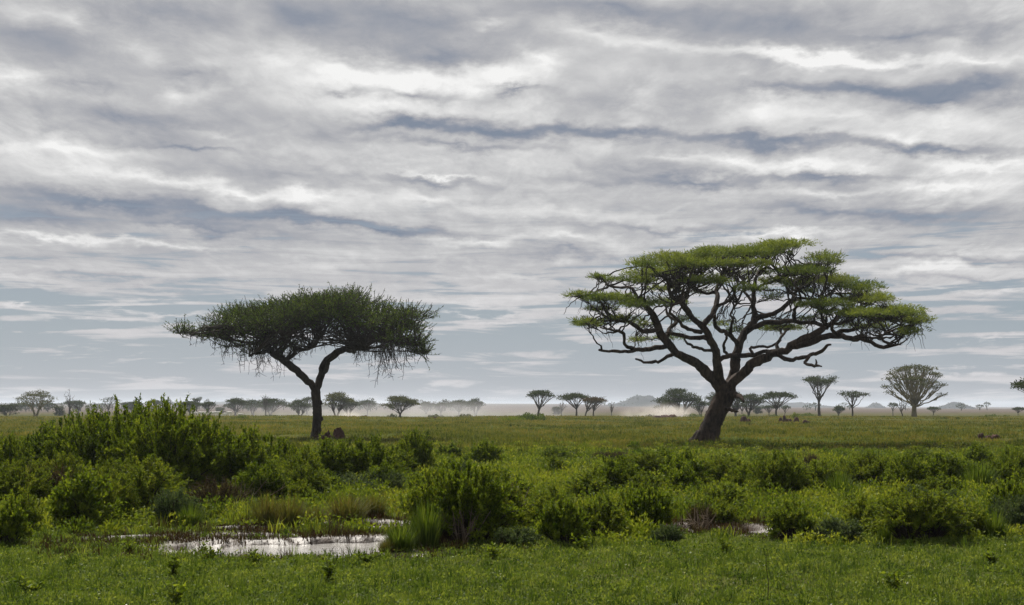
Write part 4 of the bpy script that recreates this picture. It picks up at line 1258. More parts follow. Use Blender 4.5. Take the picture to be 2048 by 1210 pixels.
GT = 'trees scattered across the far plain'
FAR = [
    # px, base, top, left, right, distance, style, label, extra
    (14, 833, 806, -8, 36, 420, 'round', 'round grey green thicket tree at the edge of the hazy plain', {}),
    (52, 829, 808, 20, 84, 760, 'umbrella', 'low hazy flat tree behind the pale many-armed tree, nearer the round thicket', {}),
    (70, 832, 780, 33, 116, 400, 'spread', 'pale many-armed tree with thin layered foliage behind the left thorn thicket', dict(leaf='olive_leaf', bark='pale_bark', dens=.55)),
    (96, 829, 806, 76, 116, 720, 'umbrella', 'low hazy umbrella tree half hidden by the pale many-armed tree', {}),
    (117, 832, 811, 105, 130, 460, 'round', 'small round hazy bush tree beside the bare two-pronged dead tree', {}),
    (139, 830, 779, 121, 152, 470, 'dead', 'bare dead tree with two raised prongs above the thorn thicket', dict(name='dead_tree')),
    (157, 830, 801, 124, 172, 560, 'umbrella', 'hazy flat-topped tree just behind the bare two-pronged dead tree', {}),
    (216, 830, 793, 198, 240, 500, 'sparse', 'nearly bare tree with one tilted leafy plate at its top', dict(dens=.35)),
    (262, 829, 803, 238, 285, 640, 'umbrella', 'faint umbrella tree between the nearly bare tree and the thicket top', {}),
    (310, 829, 800, 290, 326, 600, 'umbrella', 'hazy lopsided umbrella tree seen over the highest thorn shoots', {}),
    (334, 829, 798, 322, 346, 620, 'sparse', 'thin hazy tree with a few leaf plates behind the thicket', dict(dens=.5)),
    (360, 829, 795, 348, 374, 520, 'dead', 'spindly dead tree beside the dark twin umbrella trees', dict(name='dead_tree')),
    (379, 829, 803, 353, 404, 440, 'umbrella', 'dark wide umbrella tree beside the spindly dead tree', {}),
    (393, 829, 794, 382, 405, 520, 'vee', 'slim tree whose small flat top rises above the dark wide umbrella tree', {}),
    (416, 829, 803, 399, 433, 440, 'umbrella', 'dark umbrella tree above the pale grazing herd', {}),
    (441, 829, 815, 430, 449, 520, 'round', 'small round bush tree standing alone beside the pale herd', {}),
    (472, 829, 795, 448, 500, 430, 'dome', 'dark domed tree over a dense lower bush, next to the pale herd', {}),
    (505, 829, 799, 488, 524, 500, 'dome', 'hazy open tree between two dark domed trees', dict(dens=.6)),
    (531, 830, 786, 519, 542, 400, 'dead', 'thin dead tree with a forked tip in front of dark crowns', dict(name='dead_tree')),
    (541, 830, 797, 512, 578, 430, 'dome', 'broad dark tree behind the thin dead tree with forked tip', {}),
    (597, 830, 799, 576, 624, 390, 'dome', 'green leaning tree just beside the fork-trunked thorn tree', dict(lean=.35)),
    (614, 829, 793, 600, 642, 560, 'umbrella', 'pale hazy tree partly hidden behind the dark forked trunk', dict(dens=.8)),
    (671, 830, 783, 643, 706, 370, 'dome', 'tall green domed tree right behind the dark forked trunk', dict(leaf='olive_leaf')),
    (697, 829, 795, 672, 722, 390, 'dome', 'green tree merging with the tall domed tree above the small dust puff', {}),
    (735, 829, 799, 717, 753, 450, 'umbrella', 'grey green umbrella tree between the tall domed tree and the wide many-trunked one', {}),
    (802, 831, 791, 764, 838, 370, 'dome', 'wide many-trunked domed tree standing free on the dusty plain', dict(leaf='olive_leaf')),
    (852, 829, 804, 836, 868, 560, 'dome', 'dim low tree with a twig on top beside the wide many-trunked tree', dict(snag=True)),
    (882, 830, 805, 864, 901, 430, 'umbrella', 'small umbrella tree between the dim low tree and the wide smooth dome', {}),
    (918, 830, 801, 893, 946, 430, 'umbrella', 'wide smooth-domed umbrella tree in the dusty haze', {}),
    (951, 829, 796, 933, 969, 480, 'dome', 'taller layered tree ending the dusty row before the empty plain', {}),
    (1075, 832, 779, 1053, 1113, 330, 'umbrella', 'lone umbrella tree with slanting trunk behind the bright green mound', dict(lean=.22)),
    (1123, 830, 799, 1114, 1136, 430, 'dead', 'slender leafless tree beneath the edge of a flat crown', dict(name='dead_tree')),
    (1153, 831, 786, 1113, 1184, 350, 'umbrella', 'broad flat tree overlapping the brownish dying tree', {}),
    (1170, 832, 793, 1158, 1214, 340, 'umbrella', 'brownish leaning tree with bare antler-like dead branches on top', dict(leaf='brown_leaf', lean=.3, snag=True)),
    (1187, 830, 797, 1176, 1210, 380, 'umbrella', 'thin hazy tree under the antler-like dead branches', dict(leaf='olive_leaf')),
    (1223, 830, 802, 1217, 1230, 420, 'dead', 'slender dead pole tree alone in front of the dust cloud', dict(name='dead_tree')),
    (1112, 829, 814, 1103, 1123, 500, 'round', 'small round hazy bush at the foot of the flat crowned trees', {}),
    (1332, 831, 792, 1304, 1352, 360, 'spread', 'sparse crooked tree slanting toward the dust cloud', dict(lean=-.35, dens=.6)),
    (1362, 832, 777, 1318, 1400, 350, 'dome', 'dark full-crowned tree beside the dust cloud', {}),
    (1402, 831, 795, 1380, 1416, 370, 'dome', 'smaller dark tree between the dust cloud and the big leaning trunk', dict(lean=-.2)),
    (1430, 831, 784, 1406, 1462, 380, 'dome', 'dark tree mostly hidden behind the big leaning trunk', {}),
    (1472, 831, 782, 1452, 1494, 370, 'dome', 'dark tree peeping out from behind the big leaning trunk above its stub', {}),
    (1498, 832, 786, 1474, 1534, 360, 'dome', 'dark bent-trunked tree next to the big leaning trunk', {}),
    (1552, 832, 783, 1514, 1598, 345, 'umbrella', 'dark wide umbrella tree above the termite mounds', {}),
    (1484, 829, 808, 1472, 1496, 560, 'umbrella', 'faint small umbrella tree below the dark bent-trunked tree', {}),
    (1514, 829, 812, 1504, 1526, 560, 'round', 'faint small bush tree between two dark trees', {}),
    (1538, 830, 811, 1524, 1552, 470, 'umbrella', 'little grey umbrella tree under the dark wide umbrella crown', {}),
    (1570, 830, 811, 1560, 1582, 470, 'sparse', 'little thin tree in front of the far ridge beside the dark wide umbrella', {}),
    (1639, 833, 751, 1596, 1683, 330, 'vee', 'tall straight-trunked tree opening into a flat V of branches', dict(dens=1.1)),
    (1677, 830, 812, 1665, 1691, 470, 'dome', 'small dark round-topped tree between the two V-shaped trees', {}),
    (1705, 832, 782, 1676, 1738, 340, 'vee', 'shorter V-shaped tree with ragged flat top', dict(dens=1.1)),
    (1786, 829, 805, 1775, 1800, 480, 'sparse', 'thin pale tree just before the great fan-shaped tree', {}),
    (1829, 833, 729, 1762, 1896, 330, 'fan', 'great fan-shaped tree with many rising pale branches', dict(leaf='olive_leaf', bark='pale_bark', dens=.85)),
    (1806, 832, 795, 1785, 1822, 325, 'dead', 'small leaning dead tree at the foot of the great fan-shaped tree', dict(name='dead_tree', lean=-.3)),
    (1867, 830, 814, 1854, 1881, 500, 'umbrella', 'small flat tree between the great fan-shaped tree and the rocky hill', {}),
    (2036, 829, 815, 2024, 2052, 480, 'umbrella', 'small flat tree below the cut-off crown at the frame edge', {}),
    (2104, 850, 748, 2024, 2184, 190, 'umbrella', 'large drooping crown cut off by the frame edge', {}),
]
for i, (px, b, t, l, rr_, Y, st, lab, ex) in enumerate(FAR):
    far_tree(px, b, t, l, rr_, Y, st, lab, seed=i, group=GT, **ex)


# ------------------------------------------------------------------ far hills
def hill(cx, Y, prof, depth, seed, name='hill', knobs=()):
    """prof: [(px, py)] skyline; a real ridge with rounded flanks, rocks and bushes on it"""
    r = np.random.default_rng(seed)
    px = np.array([p[0] for p in prof], float)
    py = np.array([p[1] for p in prof], float)
    n, m = 160, 26
    xs = np.linspace(px[0], px[-1], n)
    top = np.interp(xs, px, py)
    pts = np.array([at(a, b_, Y) for a, b_ in zip(xs, top)])
    base = float(ground_z(pts[:, 0].mean(), Y)) - 2.0
    hgt = np.maximum(pts[:, 2] - base, .3)
    v = np.linspace(-1, 1, m)
    prof2 = np.cos(v * np.pi / 2) ** .8
    X = np.broadcast_to(pts[:, 0][None], (m, n)).copy()
    Yy = Y + v[:, None] * depth * np.ones((1, n))
    Z = base + prof2[:, None] * hgt[None] * (1 + .10 * field(X, Yy, depth * .5, seed)) + field(X, Yy, depth * .12, seed + 1) * hgt[None] * .03
    ii = np.arange(m - 1)[:, None] * n
    jj = np.arange(n - 1)[None]
    mb = MB()
    mb.add(np.stack([X, Yy, Z], -1), q=np.stack([ii + jj, ii + jj + 1, ii + n + jj + 1, ii + n + jj], -1))
    o = mb.obj(name, M['hill'], smooth=True)
    tag(o, kind='structure')
    mb = MB()
    k = 90
    i = r.integers(0, m, k)
    j = r.integers(4, n - 4, k)
    for a, b_ in zip(i, j):
        s = hgt.max() * r.uniform(.025, .09)
        c = np.array([X[a, b_], Yy[a, b_], Z[a, b_]])
        nn = 40
        u = rand_unit(r, nn)
        kites(mb, r, c + u * s * np.array([1.1, 1.1, .8]) * r.uniform(.2, 1, (nn, 1)) + [0, 0, s * .5], u + [0, 0, .4], s * .9, s * .5, .4)
    t = mb.obj('hill_scrub', M['far_leaf'])
    tag(t, 'far scrub covering the hill', 'scrub', kind='stuff')


M['hill'] = bark_mat('hill', (.012, .018, .018), (.030, .034, .033), .05, .3)
hill(0, 2600, [(1205, 812), (1236, 806), (1250, 803), (1260, 799), (1266, 793), (1276, 791), (1292, 792), (1305, 794), (1316, 802), (1340, 808), (1370, 812)], 90, 301)
hill(0, 3600, [(1330, 811), (1400, 806), (1440, 803), (1480, 806), (1520, 804), (1545, 803), (1580, 806), (1602, 805), (1625, 810), (1650, 812)], 200, 302)
hill(0, 3000, [(1728, 818), (1738, 813), (1744, 809), (1748, 806), (1756, 806), (1760, 810), (1770, 817)], 40, 303)
hill(0, 2700, [(1864, 819), (1882, 813), (1894, 810), (1902, 806), (1908, 804), (1916, 805), (1924, 808), (1934, 812), (1946, 819)], 60, 304)
hill(0, 5000, [(-60, 812), (60, 806), (160, 807), (300, 806), (420, 805), (490, 802), (560, 805), (680, 807), (800, 809), (900, 812)], 500, 305)


# ------------------------------------------------------------------ shrubs
def shrub_meshes(style, Rr, H, seed, leafL=.055, leafW=.026, shoots=120, twigs=6, leaves=22, leaf='thorn_leaf'):
    r = np.random.default_rng(seed)
    n = shoots
    a = r.uniform(0, 2 * np.pi, n)
    q = np.sqrt(r.uniform(0, 1, n))
    b = np.stack([np.cos(a) * q * Rr * .45, np.sin(a) * q * Rr * .45, np.zeros(n)], 1)
    th = q * 1.35 + r.normal(0, .12, n)
    lump = 1 + .16 * np.sin(a * 3 + r.uniform(0, 6)) + .12 * np.sin(a * 5 + r.uniform(0, 6))
    up = {'thorn': 1.0, 'yellow': .85, 'grey': .8, 'brown': .8}[style]
    hh = r.uniform(.62, 1.02, n) + (.16 * (r.uniform(size=n) < .15) if style == 'thorn' else 0)
    tip = np.stack([np.sin(th) * np.cos(a + r.normal(0, .25, n)) * Rr * lump, np.sin(th) * np.sin(a + r.normal(0, .25, n)) * Rr * lump, np.maximum(np.cos(th), .10) ** (.75 * up) * H * hh], 1)
    mid = (b + tip) * .5 + np.array([0, 0, 1.0]) * (H * (.16 if style != 'yellow' else .26)) * np.sin(th)[:, None].clip(0, 1)
    c = bez(b, mid + r.normal(0, .05, mid.shape) * Rr, tip, 9)
    st = MB()
    multi_tube(st, c, np.linspace(.016, .005, 9)[None] * np.ones((n, 1)) * (1 + Rr * .35), 3)
    m = twigs
    s = r.uniform(.35, 1.0, (n, m))
    i0 = np.minimum((s * 8).astype(int), 7)
    fr = (s * 8 - i0)[..., None]
    p0 = np.take_along_axis(c, i0[..., None], 1) * (1 - fr) + np.take_along_axis(c, i0[..., None] + 1, 1) * fr
    tan = unit(np.take_along_axis(c, i0[..., None] + 1, 1) - np.take_along_axis(c, i0[..., None], 1))
    spread = {'thorn': .65, 'yellow': .85, 'grey': 1.0, 'brown': .9}[style]
    d = unit(tan + spread * rand_unit(r, n * m).reshape(n, m, 3) + np.array([0, 0, .35]))
    L = (r.uniform(.10, .28, (n, m)) * (.35 + .5 * Rr ** .6 + .15 * H))[..., None]
    p1 = p0 + d * L + (np.array([0, 0, -.25]) * L if style == 'yellow' else 0)
    p0f, p1f = p0.reshape(-1, 3), p1.reshape(-1, 3)
    multi_tube(st, bez(p0f, (p0f + p1f) / 2 + np.array([0, 0, .08]) * L.reshape(-1, 1), p1f, 3), np.array([[.006, .004, .003]]) * np.ones((n * m, 1)), 3)
    k = leaves
    t = r.uniform(.0, 1.05, (n * m, k))[..., None]
    lp = p0f[:, None] * (1 - t) + p1f[:, None] * t + np.array([0, 0, .16]) * L.reshape(-1, 1, 1) * t * (1 - t) * 2
    ld = unit(np.repeat(unit(p1f - p0f), k, 0) * .8 + rand_unit(r, n * m * k) * 1.0 + np.array([0, 0, .15]))
    tint = np.clip(np.repeat(r.normal(.5, .13, n), m * k) + r.normal(0, .13, n * m * k), 0, 1)
    lf = MB()
    kites(lf, r, lp.reshape(-1, 3), ld, leafL * r.uniform(.6, 1.25, len(ld)), leafW * r.uniform(.7, 1.2, len(ld)), tint, .06)
    # leaves set close along the upper half of every shoot
    k2 = int(16 + 12 * H)
    s = r.uniform(.45, 1.0, (n, k2))
    i0 = np.minimum((s * 8).astype(int), 7)
    fr = (s * 8 - i0)[..., None]
    p = (np.take_along_axis(c, i0[..., None], 1) * (1 - fr) + np.take_along_axis(c, i0[..., None] + 1, 1) * fr).reshape(-1, 3)
    tn = np.repeat(unit(c[:, -1] - c[:, 4]), k2, 0)
    kites(lf, r, p + r.normal(0, .02, p.shape), tn * .9 + rand_unit(r, len(p)), leafL * r.uniform(.8, 1.5, len(p)), leafW * r.uniform(.8, 1.4, len(p)), np.clip(r.normal(.55, .16, len(p)), 0, 1), .06)
    return st.mesh('stem', M['twig']), lf.mesh('foliage', M[leaf])


def clump_meshes(Rr, H, seed, n=700, leaf='reed_leaf', w=.018, lean=.3):
    """a tussock of long blades arching outward"""
    r = np.random.default_rng(seed)
    a = r.uniform(0, 2 * np.pi, n)
    q = np.sqrt(r.uniform(0, 1, n))
    b = np.stack([np.cos(a) * q * Rr * .55, np.sin(a) * q * Rr * .55, np.zeros(n)], 1)
    h = H * r.uniform(.45, 1.05, n) * (1 - .35 * q ** 2)
    out_ = (.25 + lean * r.uniform(0, 2.0, n) * q) * h
    aa = a + r.normal(0, .5, n)
    tip = b + np.stack([np.cos(aa) * out_, np.sin(aa) * out_, h * (1 - .25 * (out_ / h) ** 2)], 1)
    mid = b + (tip - b) * .4 + np.array([0, 0, 1]) * (h * .28)[:, None]
    c = bez(b, mid, tip, 5)
    s = np.stack([np.cos(aa + 1.57), np.sin(aa + 1.57), np.zeros(n)], 1)
    ww = np.array([.8, 1, .8, .5, .06])[None, :, None] * w * r.uniform(.6, 1.3, (n, 1, 1)) * .5
    v = np.stack([c - s[:, None] * ww, c + s[:, None] * ww], 2)
    base = np.arange(n)[:, None] * 10 + np.arange(4)[None] * 2
    q_ = np.stack([base, base + 1, base + 3, base + 2], -1)
    lf = MB()
    tint = np.repeat(np.clip(r.normal(.5, .2, n), 0, 1), 10)
    lf.add(v, q=q_, c=tint)
    return None, lf.mesh('blade_tuft', M[leaf])


LIB = {}


def lib(style, size):
    """a few individuals of each kind, shared between the shrubs built from them"""
    key = (style, size)
    if key not in LIB:
        Rr, H, sh, tw, lv = {'S': (.5, .75, 70, 6, 16), 'M': (1.0, 1.35, 150, 8, 20), 'L': (1.5, 1.9, 260, 10, 22)}[size]
        sd = 500 + len(LIB) * 17
        if style == 'thorn': mm = shrub_meshes('thorn', Rr, H, sd, .072, .034, sh, tw, lv, 'thorn_leaf')
        elif style == 'yellow': mm = shrub_meshes('yellow', Rr, H, sd, .062, .024, sh, tw, int(lv * 1.1), 'yellow_leaf')
        elif style == 'grey': mm = shrub_meshes('grey', Rr, H * .8, sd, .050, .026, sh, tw, lv, 'grey_leaf')
        elif style == 'brown': mm = shrub_meshes('brown', Rr, H * .8, sd, .040, .016, sh, tw, lv // 2, 'brown_leaf')
        elif style == 'reed': mm = clump_meshes(Rr, H, sd, int(600 * Rr + 200), 'reed_leaf', .020)
        elif style == 'rust': mm = clump_meshes(Rr, H * .8, sd, int(700 * Rr + 300), 'rust_leaf', .014, .5)
        LIB[key] = (Rr, H * (.8 if style in ('grey', 'brown', 'rust') else 1), mm)
    return LIB[key]


_srng = np.random.default_rng(77)
CAT = {'thorn': ('thorn_shrub', 'shrub'), 'yellow': ('feathery_shrub', 'shrub'), 'grey': ('low_shrub', 'shrub'), 'brown': ('dry_shrub', 'shrub'), 'reed': ('grass_tussock', 'grass clump'), 'rust': ('grass_tussock', 'grass clump')}
GS = {'thorn': 'dark green thorn shrubs', 'yellow': 'yellow green feathery shrubs', 'grey': 'grey green low shrubs', 'brown': 'dry brown shrubs', 'reed': 'tall green grass tussocks', 'rust': 'rusty grass tussocks'}


def shrub(px, base_py, top_py, width, style, label, lean=0):
    g = ground_at(px, base_py)
    x, y = g[0], g[1]
    z = float(ground_z(x, y))
    s = y / F
    H = (base_py - top_py) * s
    w = width * s
    size = 'S' if w < 1.35 else 'M' if w < 2.6 else 'L'
    Rr, H0, (st, lf) = lib(style, size)
    name, cat = CAT[style]
    t = thing(name, label, cat, (x, y + w * .25, z - .03), GS[style])
    t.rotation_euler = (0, R(lean), _srng.uniform(0, 6.28))
    t.scale = (w / (2.1 * Rr), w / (2.1 * Rr), H / (H0 * .98))
    if st is not None: link(bpy.data.objects.new('stem', st), t)
    link(bpy.data.objects.new('foliage' if st is not None else 'blade_tuft', lf), t)
    return t


SHRUBS = [
    # the thicket beyond the pond
    (250, 985, 812, 250, 'thorn', 'tallest dark thorn shrub at the top of the thicket'),
    (320, 992, 808, 230, 'thorn', 'tall thorn shrub with spiky shoots, next to the tallest of the thicket'),
    (180, 985, 822, 210, 'thorn', 'dark thorn shrub with a knobbly upright shoot on the outer flank of the thicket'),
    (105, 965, 842, 150, 'thorn', 'lower thorn shrub sloping down at the outer end of the thicket'),
    (400, 990, 838, 200, 'thorn', 'thorn shrub on the inner shoulder of the thicket facing the forked tree'),
    (465, 990, 862, 180, 'thorn', 'thorn shrub with long slanting shoots in front of the open plain'),
    (540, 985, 878, 130, 'thorn', 'thorn shrub ending the thicket before the forked tree'),
    (262, 1035, 912, 190, 'yellow', 'bright yellow green feathery shrub in front of the tallest thorn shrub'),
    (200, 1045, 930, 130, 'yellow', 'yellow green feathery shrub over the dark hollow of the thicket'),
    (150, 1060, 950, 130, 'thorn', 'dark bushy thorn shrub nearest the mud at the outer end of the pond'),
    (40, 1070, 985, 70, 'yellow', 'narrow yellow green shoot leaning at the frame edge'),
    (75, 1015, 930, 100, 'brown', 'brown dry shrub among green ones near the frame edge'),
    (8, 985, 880, 110, 'thorn', 'thorn shrub cut off by the frame edge beyond the narrow shoot'),
    (30, 1020, 915, 130, 'yellow', 'loose yellow green shrub behind the brown dry one'),
    (100, 1000, 900, 120, 'yellow', 'grassy yellow green shrub below the sloping thorn shrub'),
    (5, 1090, 1000, 80, 'thorn', 'dark shrub at the very frame edge in front of the narrow shoot'),
    (345, 1050, 975, 95, 'grey', 'grey green rounded shrub behind the bright puddle edge'),
    (425, 1030, 955, 130, 'brown', 'brownish twiggy shrub above the rounded grey green one'),
    (375, 1055, 1000, 70, 'reed', 'bright green grass tuft between the grey green shrub and the pond'),
    (530, 1052, 975, 90, 'rust', 'rusty green tussock on the far bank of the pond'),
    (575, 1055, 980, 90, 'rust', 'second rusty tussock on the far bank, beside the first and greener'),
    (625, 1050, 1000, 70, 'rust', 'small rusty tussock where the far bank bends'),
    (690, 1042, 975, 110, 'rust', 'tall rusty tussock by the back channel of the pond'),
    (745, 1035, 980, 80, 'rust', 'reddish tussock between the back channel and the big central shrub'),
    (690, 990, 945, 130, 'grey', 'pale grey green shrub behind the back channel'),
    (760, 985, 940, 100, 'grey', 'grey green shrub below the two dark shrubs of the middle ground'),
    (590, 1000, 895, 130, 'yellow', 'yellow green shrub in front of the forked tree'),
    (520, 1010, 930, 120, 'thorn', 'dense green shrub above the rusty tussocks'),
    (660, 972, 882, 120, 'thorn', 'dark shrub below the termite mound of the forked tree'),
    (735, 972, 880, 110, 'thorn', 'dark rounded shrub beside the one below the termite mound'),
    (828, 955, 868, 85, 'thorn', 'upright shrub standing up against the open plain between the two big trees'),
    (790, 962, 892, 80, 'yellow', 'yellow green shrub leaning on the upright one'),
    # the big clump in the middle
    (930, 1088, 935, 180, 'thorn', 'big dark central shrub standing over dry twigs'),
    (985, 1070, 950, 120, 'yellow', 'yellow green shrub merging with the big central one'),
    (870, 1085, 950, 120, 'yellow', 'yellow green shrub on the pond side of the big central one'),
    (850, 1096, 985, 90, 'reed', 'tall dark green tussock with long blades at the pond'),
    (798, 1102, 1035, 90, 'reed', 'low tussock sloping down to the pond'),
    (772, 1104, 1068, 50, 'rust', 'short rusty tussock standing at the end of the pond below the central clump'),
    (700, 1108, 1085, 40, 'rust', 'little rusty tuft on the near bank of the pond'),
    (768, 1078, 1048, 60, 'rust', 'brownish tussock between the pond and the low sloping tussock'),
    (1000, 1040, 965, 90, 'brown', 'brown twiggy shrub behind the big central one'),
    (1125, 1092, 1000, 90, 'thorn', 'dark upright shrub with a black foot next to the big central clump'),
    (1078, 1040, 965, 46, 'reed', 'narrow upright green tussock between the central clump and the dark upright shrub'),
    (1205, 1078, 995, 100, 'yellow', 'feathery green shrub next to the dark upright shrub'),
    (1300, 1068, 975, 90, 'thorn', 'green shrub with dark foot below the big leaning trunk'),
    (1255, 1062, 985, 70, 'yellow', 'small feathery shrub squeezed between two taller green ones'),
    (970, 938, 884, 60, 'thorn', 'small dark shrub alone on the grass above the central clump'),
    (1112, 925, 893, 50, 'thorn', 'little round shrub on the plain between the two big trees'),
    (1110, 950, 912, 50, 'yellow', 'low yellow green shrub just in front of the little round one'),
    (1238, 990, 915, 100, 'thorn', 'dark shadowy shrub above the feathery ones'),
    (1368, 985, 905, 90, 'thorn', 'dark shrub in front of the big leaning trunk'),
    (1290, 960, 905, 90, 'yellow', 'bright yellow green shrub between two dark shadowy shrubs'),
    (1208, 925, 900, 50, 'brown', 'brown grassy shrub on the plain before the leaning trunk'),
    (1240, 925, 898, 50, 'brown', 'second brown grassy shrub touching the first on the plain'),
    (1035, 1098, 1056, 80, 'grey', 'low grey green shrub at the front edge of the scrub'),
    (1335, 1085, 1042, 66, 'grey', 'low grey green shrub beside the tiny puddle'),
    (1405, 1050, 985, 60, 'brown', 'dark brown dry stalks beside the tiny puddle'),
    # the band beyond
    (1560, 1003, 905, 120, 'yellow', 'tall yellow green shrub with a dark foot below the termite mounds'),
    (1488, 985, 930, 55, 'reed', 'dark green tussock beside the tall yellow green shrub'),
    (1440, 975, 912, 100, 'yellow', 'bushy yellow green shrub in the band beyond, nearest the trunk'),
    (1640, 967, 925, 55, 'brown', 'dark brown shrub among bright yellow green ones'),
    (1625, 935, 905, 30, 'brown', 'small straw coloured tuft of dry grass behind the dark brown shrub'),
    (1690, 970, 920, 90, 'yellow', 'low spreading yellow green shrub beside the dark brown one'),
    (1750, 978, 903, 120, 'yellow', 'large rounded yellow green shrub in the far band'),
    (1822, 985, 915, 100, 'thorn', 'green shrub with deep shade below, next to the large rounded one'),
    (1900, 977, 912, 120, 'thorn', 'dark shrub with glossy pale leaves in the far band'),
    (1965, 985, 912, 90, 'reed', 'tall dark tussock between two shrubs at the end of the far band'),
    (2030, 975, 900, 90, 'yellow', 'yellow green shrub cut off by the frame edge in the far band'),
    (1520, 925, 905, 30, 'thorn', 'very small dark shrub on the plain beside the leaning trunk'),
    # the near band on the other side of the tiny puddles
    (1592, 1080, 1003, 100, 'yellow', 'open feathery shrub with arching sprays by the second puddle'),
    (1850, 1088, 985, 180, 'yellow', 'largest yellow green feathery shrub of the near band'),
    (1790, 1075, 1000, 100, 'yellow', 'feathery shrub at the flank of the largest one'),
    (1772, 1088, 1040, 40, 'reed', 'dark narrow tussock at the foot of the largest feathery shrub'),
    (1925, 1080, 1000, 110, 'yellow', 'feathery shrub between the largest one and the frame edge'),
    (2035, 1055, 960, 90, 'thorn', 'dark green shrub cut off by the frame edge in the near band'),
    (1995, 1082, 1012, 70, 'reed', 'green tussock in front of the dark shrub at the frame edge'),
    (1690, 1085, 1035, 90, 'grey', 'low grey green shrub between the open feathery one and the dark tussock'),
    (1455, 1050, 1005, 60, 'yellow', 'low yellow green shrub between the two tiny puddles'),
]
for s_ in SHRUBS:
    shrub(*s_)


# shrubs that nothing tells apart, merging into continuous bands between the ones above
def filler(n, x0, x1, y0, y1, hmin, hmax, styles, label, group, seed):
    r = np.random.default_rng(seed)
    done = 0
    while done < n:
        px, py = r.uniform(x0, x1), r.uniform(y0, y1)
        g = ground_at(px, py)
        if pool_field(np.array([g[0]]), np.array([g[1]]))[0] > -1.2 or open_ground(g[0], g[1]): continue
        st = styles[int(r.integers(len(styles)))]
        h = r.uniform(hmin, hmax)
        s = g[1] / F
        t = shrub(px, py, py - h / s, h * r.uniform(1.1, 1.7) / s, st, label)
        t['group'] = group
        done += 1


filler(27, 1130, 2060, 915, 1000, .55, .95, ['yellow', 'yellow', 'thorn', 'thorn', 'reed'], 'tangled shrub merging with its neighbours in the far band of scrub', 'tangled shrubs of the far band', 41)
filler(17, 960, 2060, 1005, 1085, .45, .85, ['yellow', 'yellow', 'yellow', 'thorn', 'grey'], 'tangled shrub merging with its neighbours in the near band of scrub', 'tangled shrubs of the near band', 42)
filler(22, 0, 640, 955, 1012, .6, 1.1, ['yellow', 'yellow', 'thorn', 'grey'], 'tangled shrub lost in the skirt of the thicket behind the pond', 'tangled shrubs of the thicket skirt', 43)
filler(16, 640, 1000, 920, 1000, .5, .85, ['yellow', 'thorn', 'grey'], 'tangled shrub between the thicket and the open plain', 'tangled shrubs between thicket and plain', 44)


# far woodland beyond the counted trees: one hazy mass
def woodland():
    r = np.random.default_rng(88)
    mb = MB()
    for k in range(150):
        px = r.uniform(-60, 960) if k < 136 else r.uniform(1380, 1980)
        Y = r.uniform(800, 1250)
        p = at(px, 829, Y)
        gz = float(ground_z(p[0], Y))
        h, w = r.uniform(3.0, 8.0), r.uniform(3, 9)
        n = 130
        u = rand_unit(r, n) * (r.uniform(size=(n, 1)) ** .4)
        flat = r.uniform(.18, .5)
        c = np.array([p[0], Y, gz + h * (1 - flat)])
        kites(mb, r, c + u * np.array([w / 2, w / 2, h * flat]), u + [0, 0, .3], r.uniform(.6, 1.3, n), r.uniform(.3, .6, n), r.uniform(.2, .7, n))
        e = c + r.normal(0, .3, (3, 3)) * np.array([w / 2, w / 2, .2])
        b = bez(np.repeat(np.array([[p[0], Y, gz]]), 3, 0), e * .5 + np.array([p[0], Y, gz + h * .3]) * .5, e, 4)
        multi_tube(mb, b, np.linspace(.2, .08, 4)[None] * np.ones((3, 1)), 4, .2)
    tag(mb.obj('far_woodland', M['far_leaf']), 'far hazy woodland reading as one low mass along the plain', 'woodland', kind='stuff')


woodland()


# green mound of reeds on the plain, shrubs along its far edge
def plain_bush(px, base, top, w, leaf, label, name='low_shrub', cat='shrub', seed=0):
    r = np.random.default_rng(seed)
    g = ground_at(px, base)
    Y = g[1]
    s = Y / F
    t = thing(name, label, cat, (g[0], Y, float(ground_z(g[0], Y))), 'bushes along the edge of the plain')
    H, ww = (base - top) * s, w * s / 2
    mb = MB()
    n = int(np.clip(w * 26, 260, 2400))
    u = rand_unit(r, n) * (r.uniform(size=(n, 1)) ** .4)
    u[:, 2] = np.abs(u[:, 2])
    lump = 1 + .3 * np.sin(u[:, 0] * 9 + r.uniform(0, 6)) * .6
    p = u * np.array([ww, ww * .7, H * .8]) * lump[:, None]
    p[:, 2] = np.maximum(p[:, 2], 0)
    kites(mb, r, p, u + np.array([0, 0, .7]) + r.normal(0, .4, (n, 3)), H * r.uniform(.12, .32, n), H * r.uniform(.03, .08, n) + .03, np.clip(r.normal(.5, .2, n), 0, 1), .05)
    mb.obj('foliage', M[leaf], t)
    st = MB()
    k = 14
    e = p[r.integers(0, n, k)]
    multi_tube(st, bez(np.zeros((k, 3)) + r.normal(0, .1, (k, 3)) * [1, 1, 0], e * .5 + [0, 0, .1], e, 5), np.linspace(.03, .015, 5)[None] * np.ones((k, 1)), 3)
    st.obj('stem', M['twig'], t)


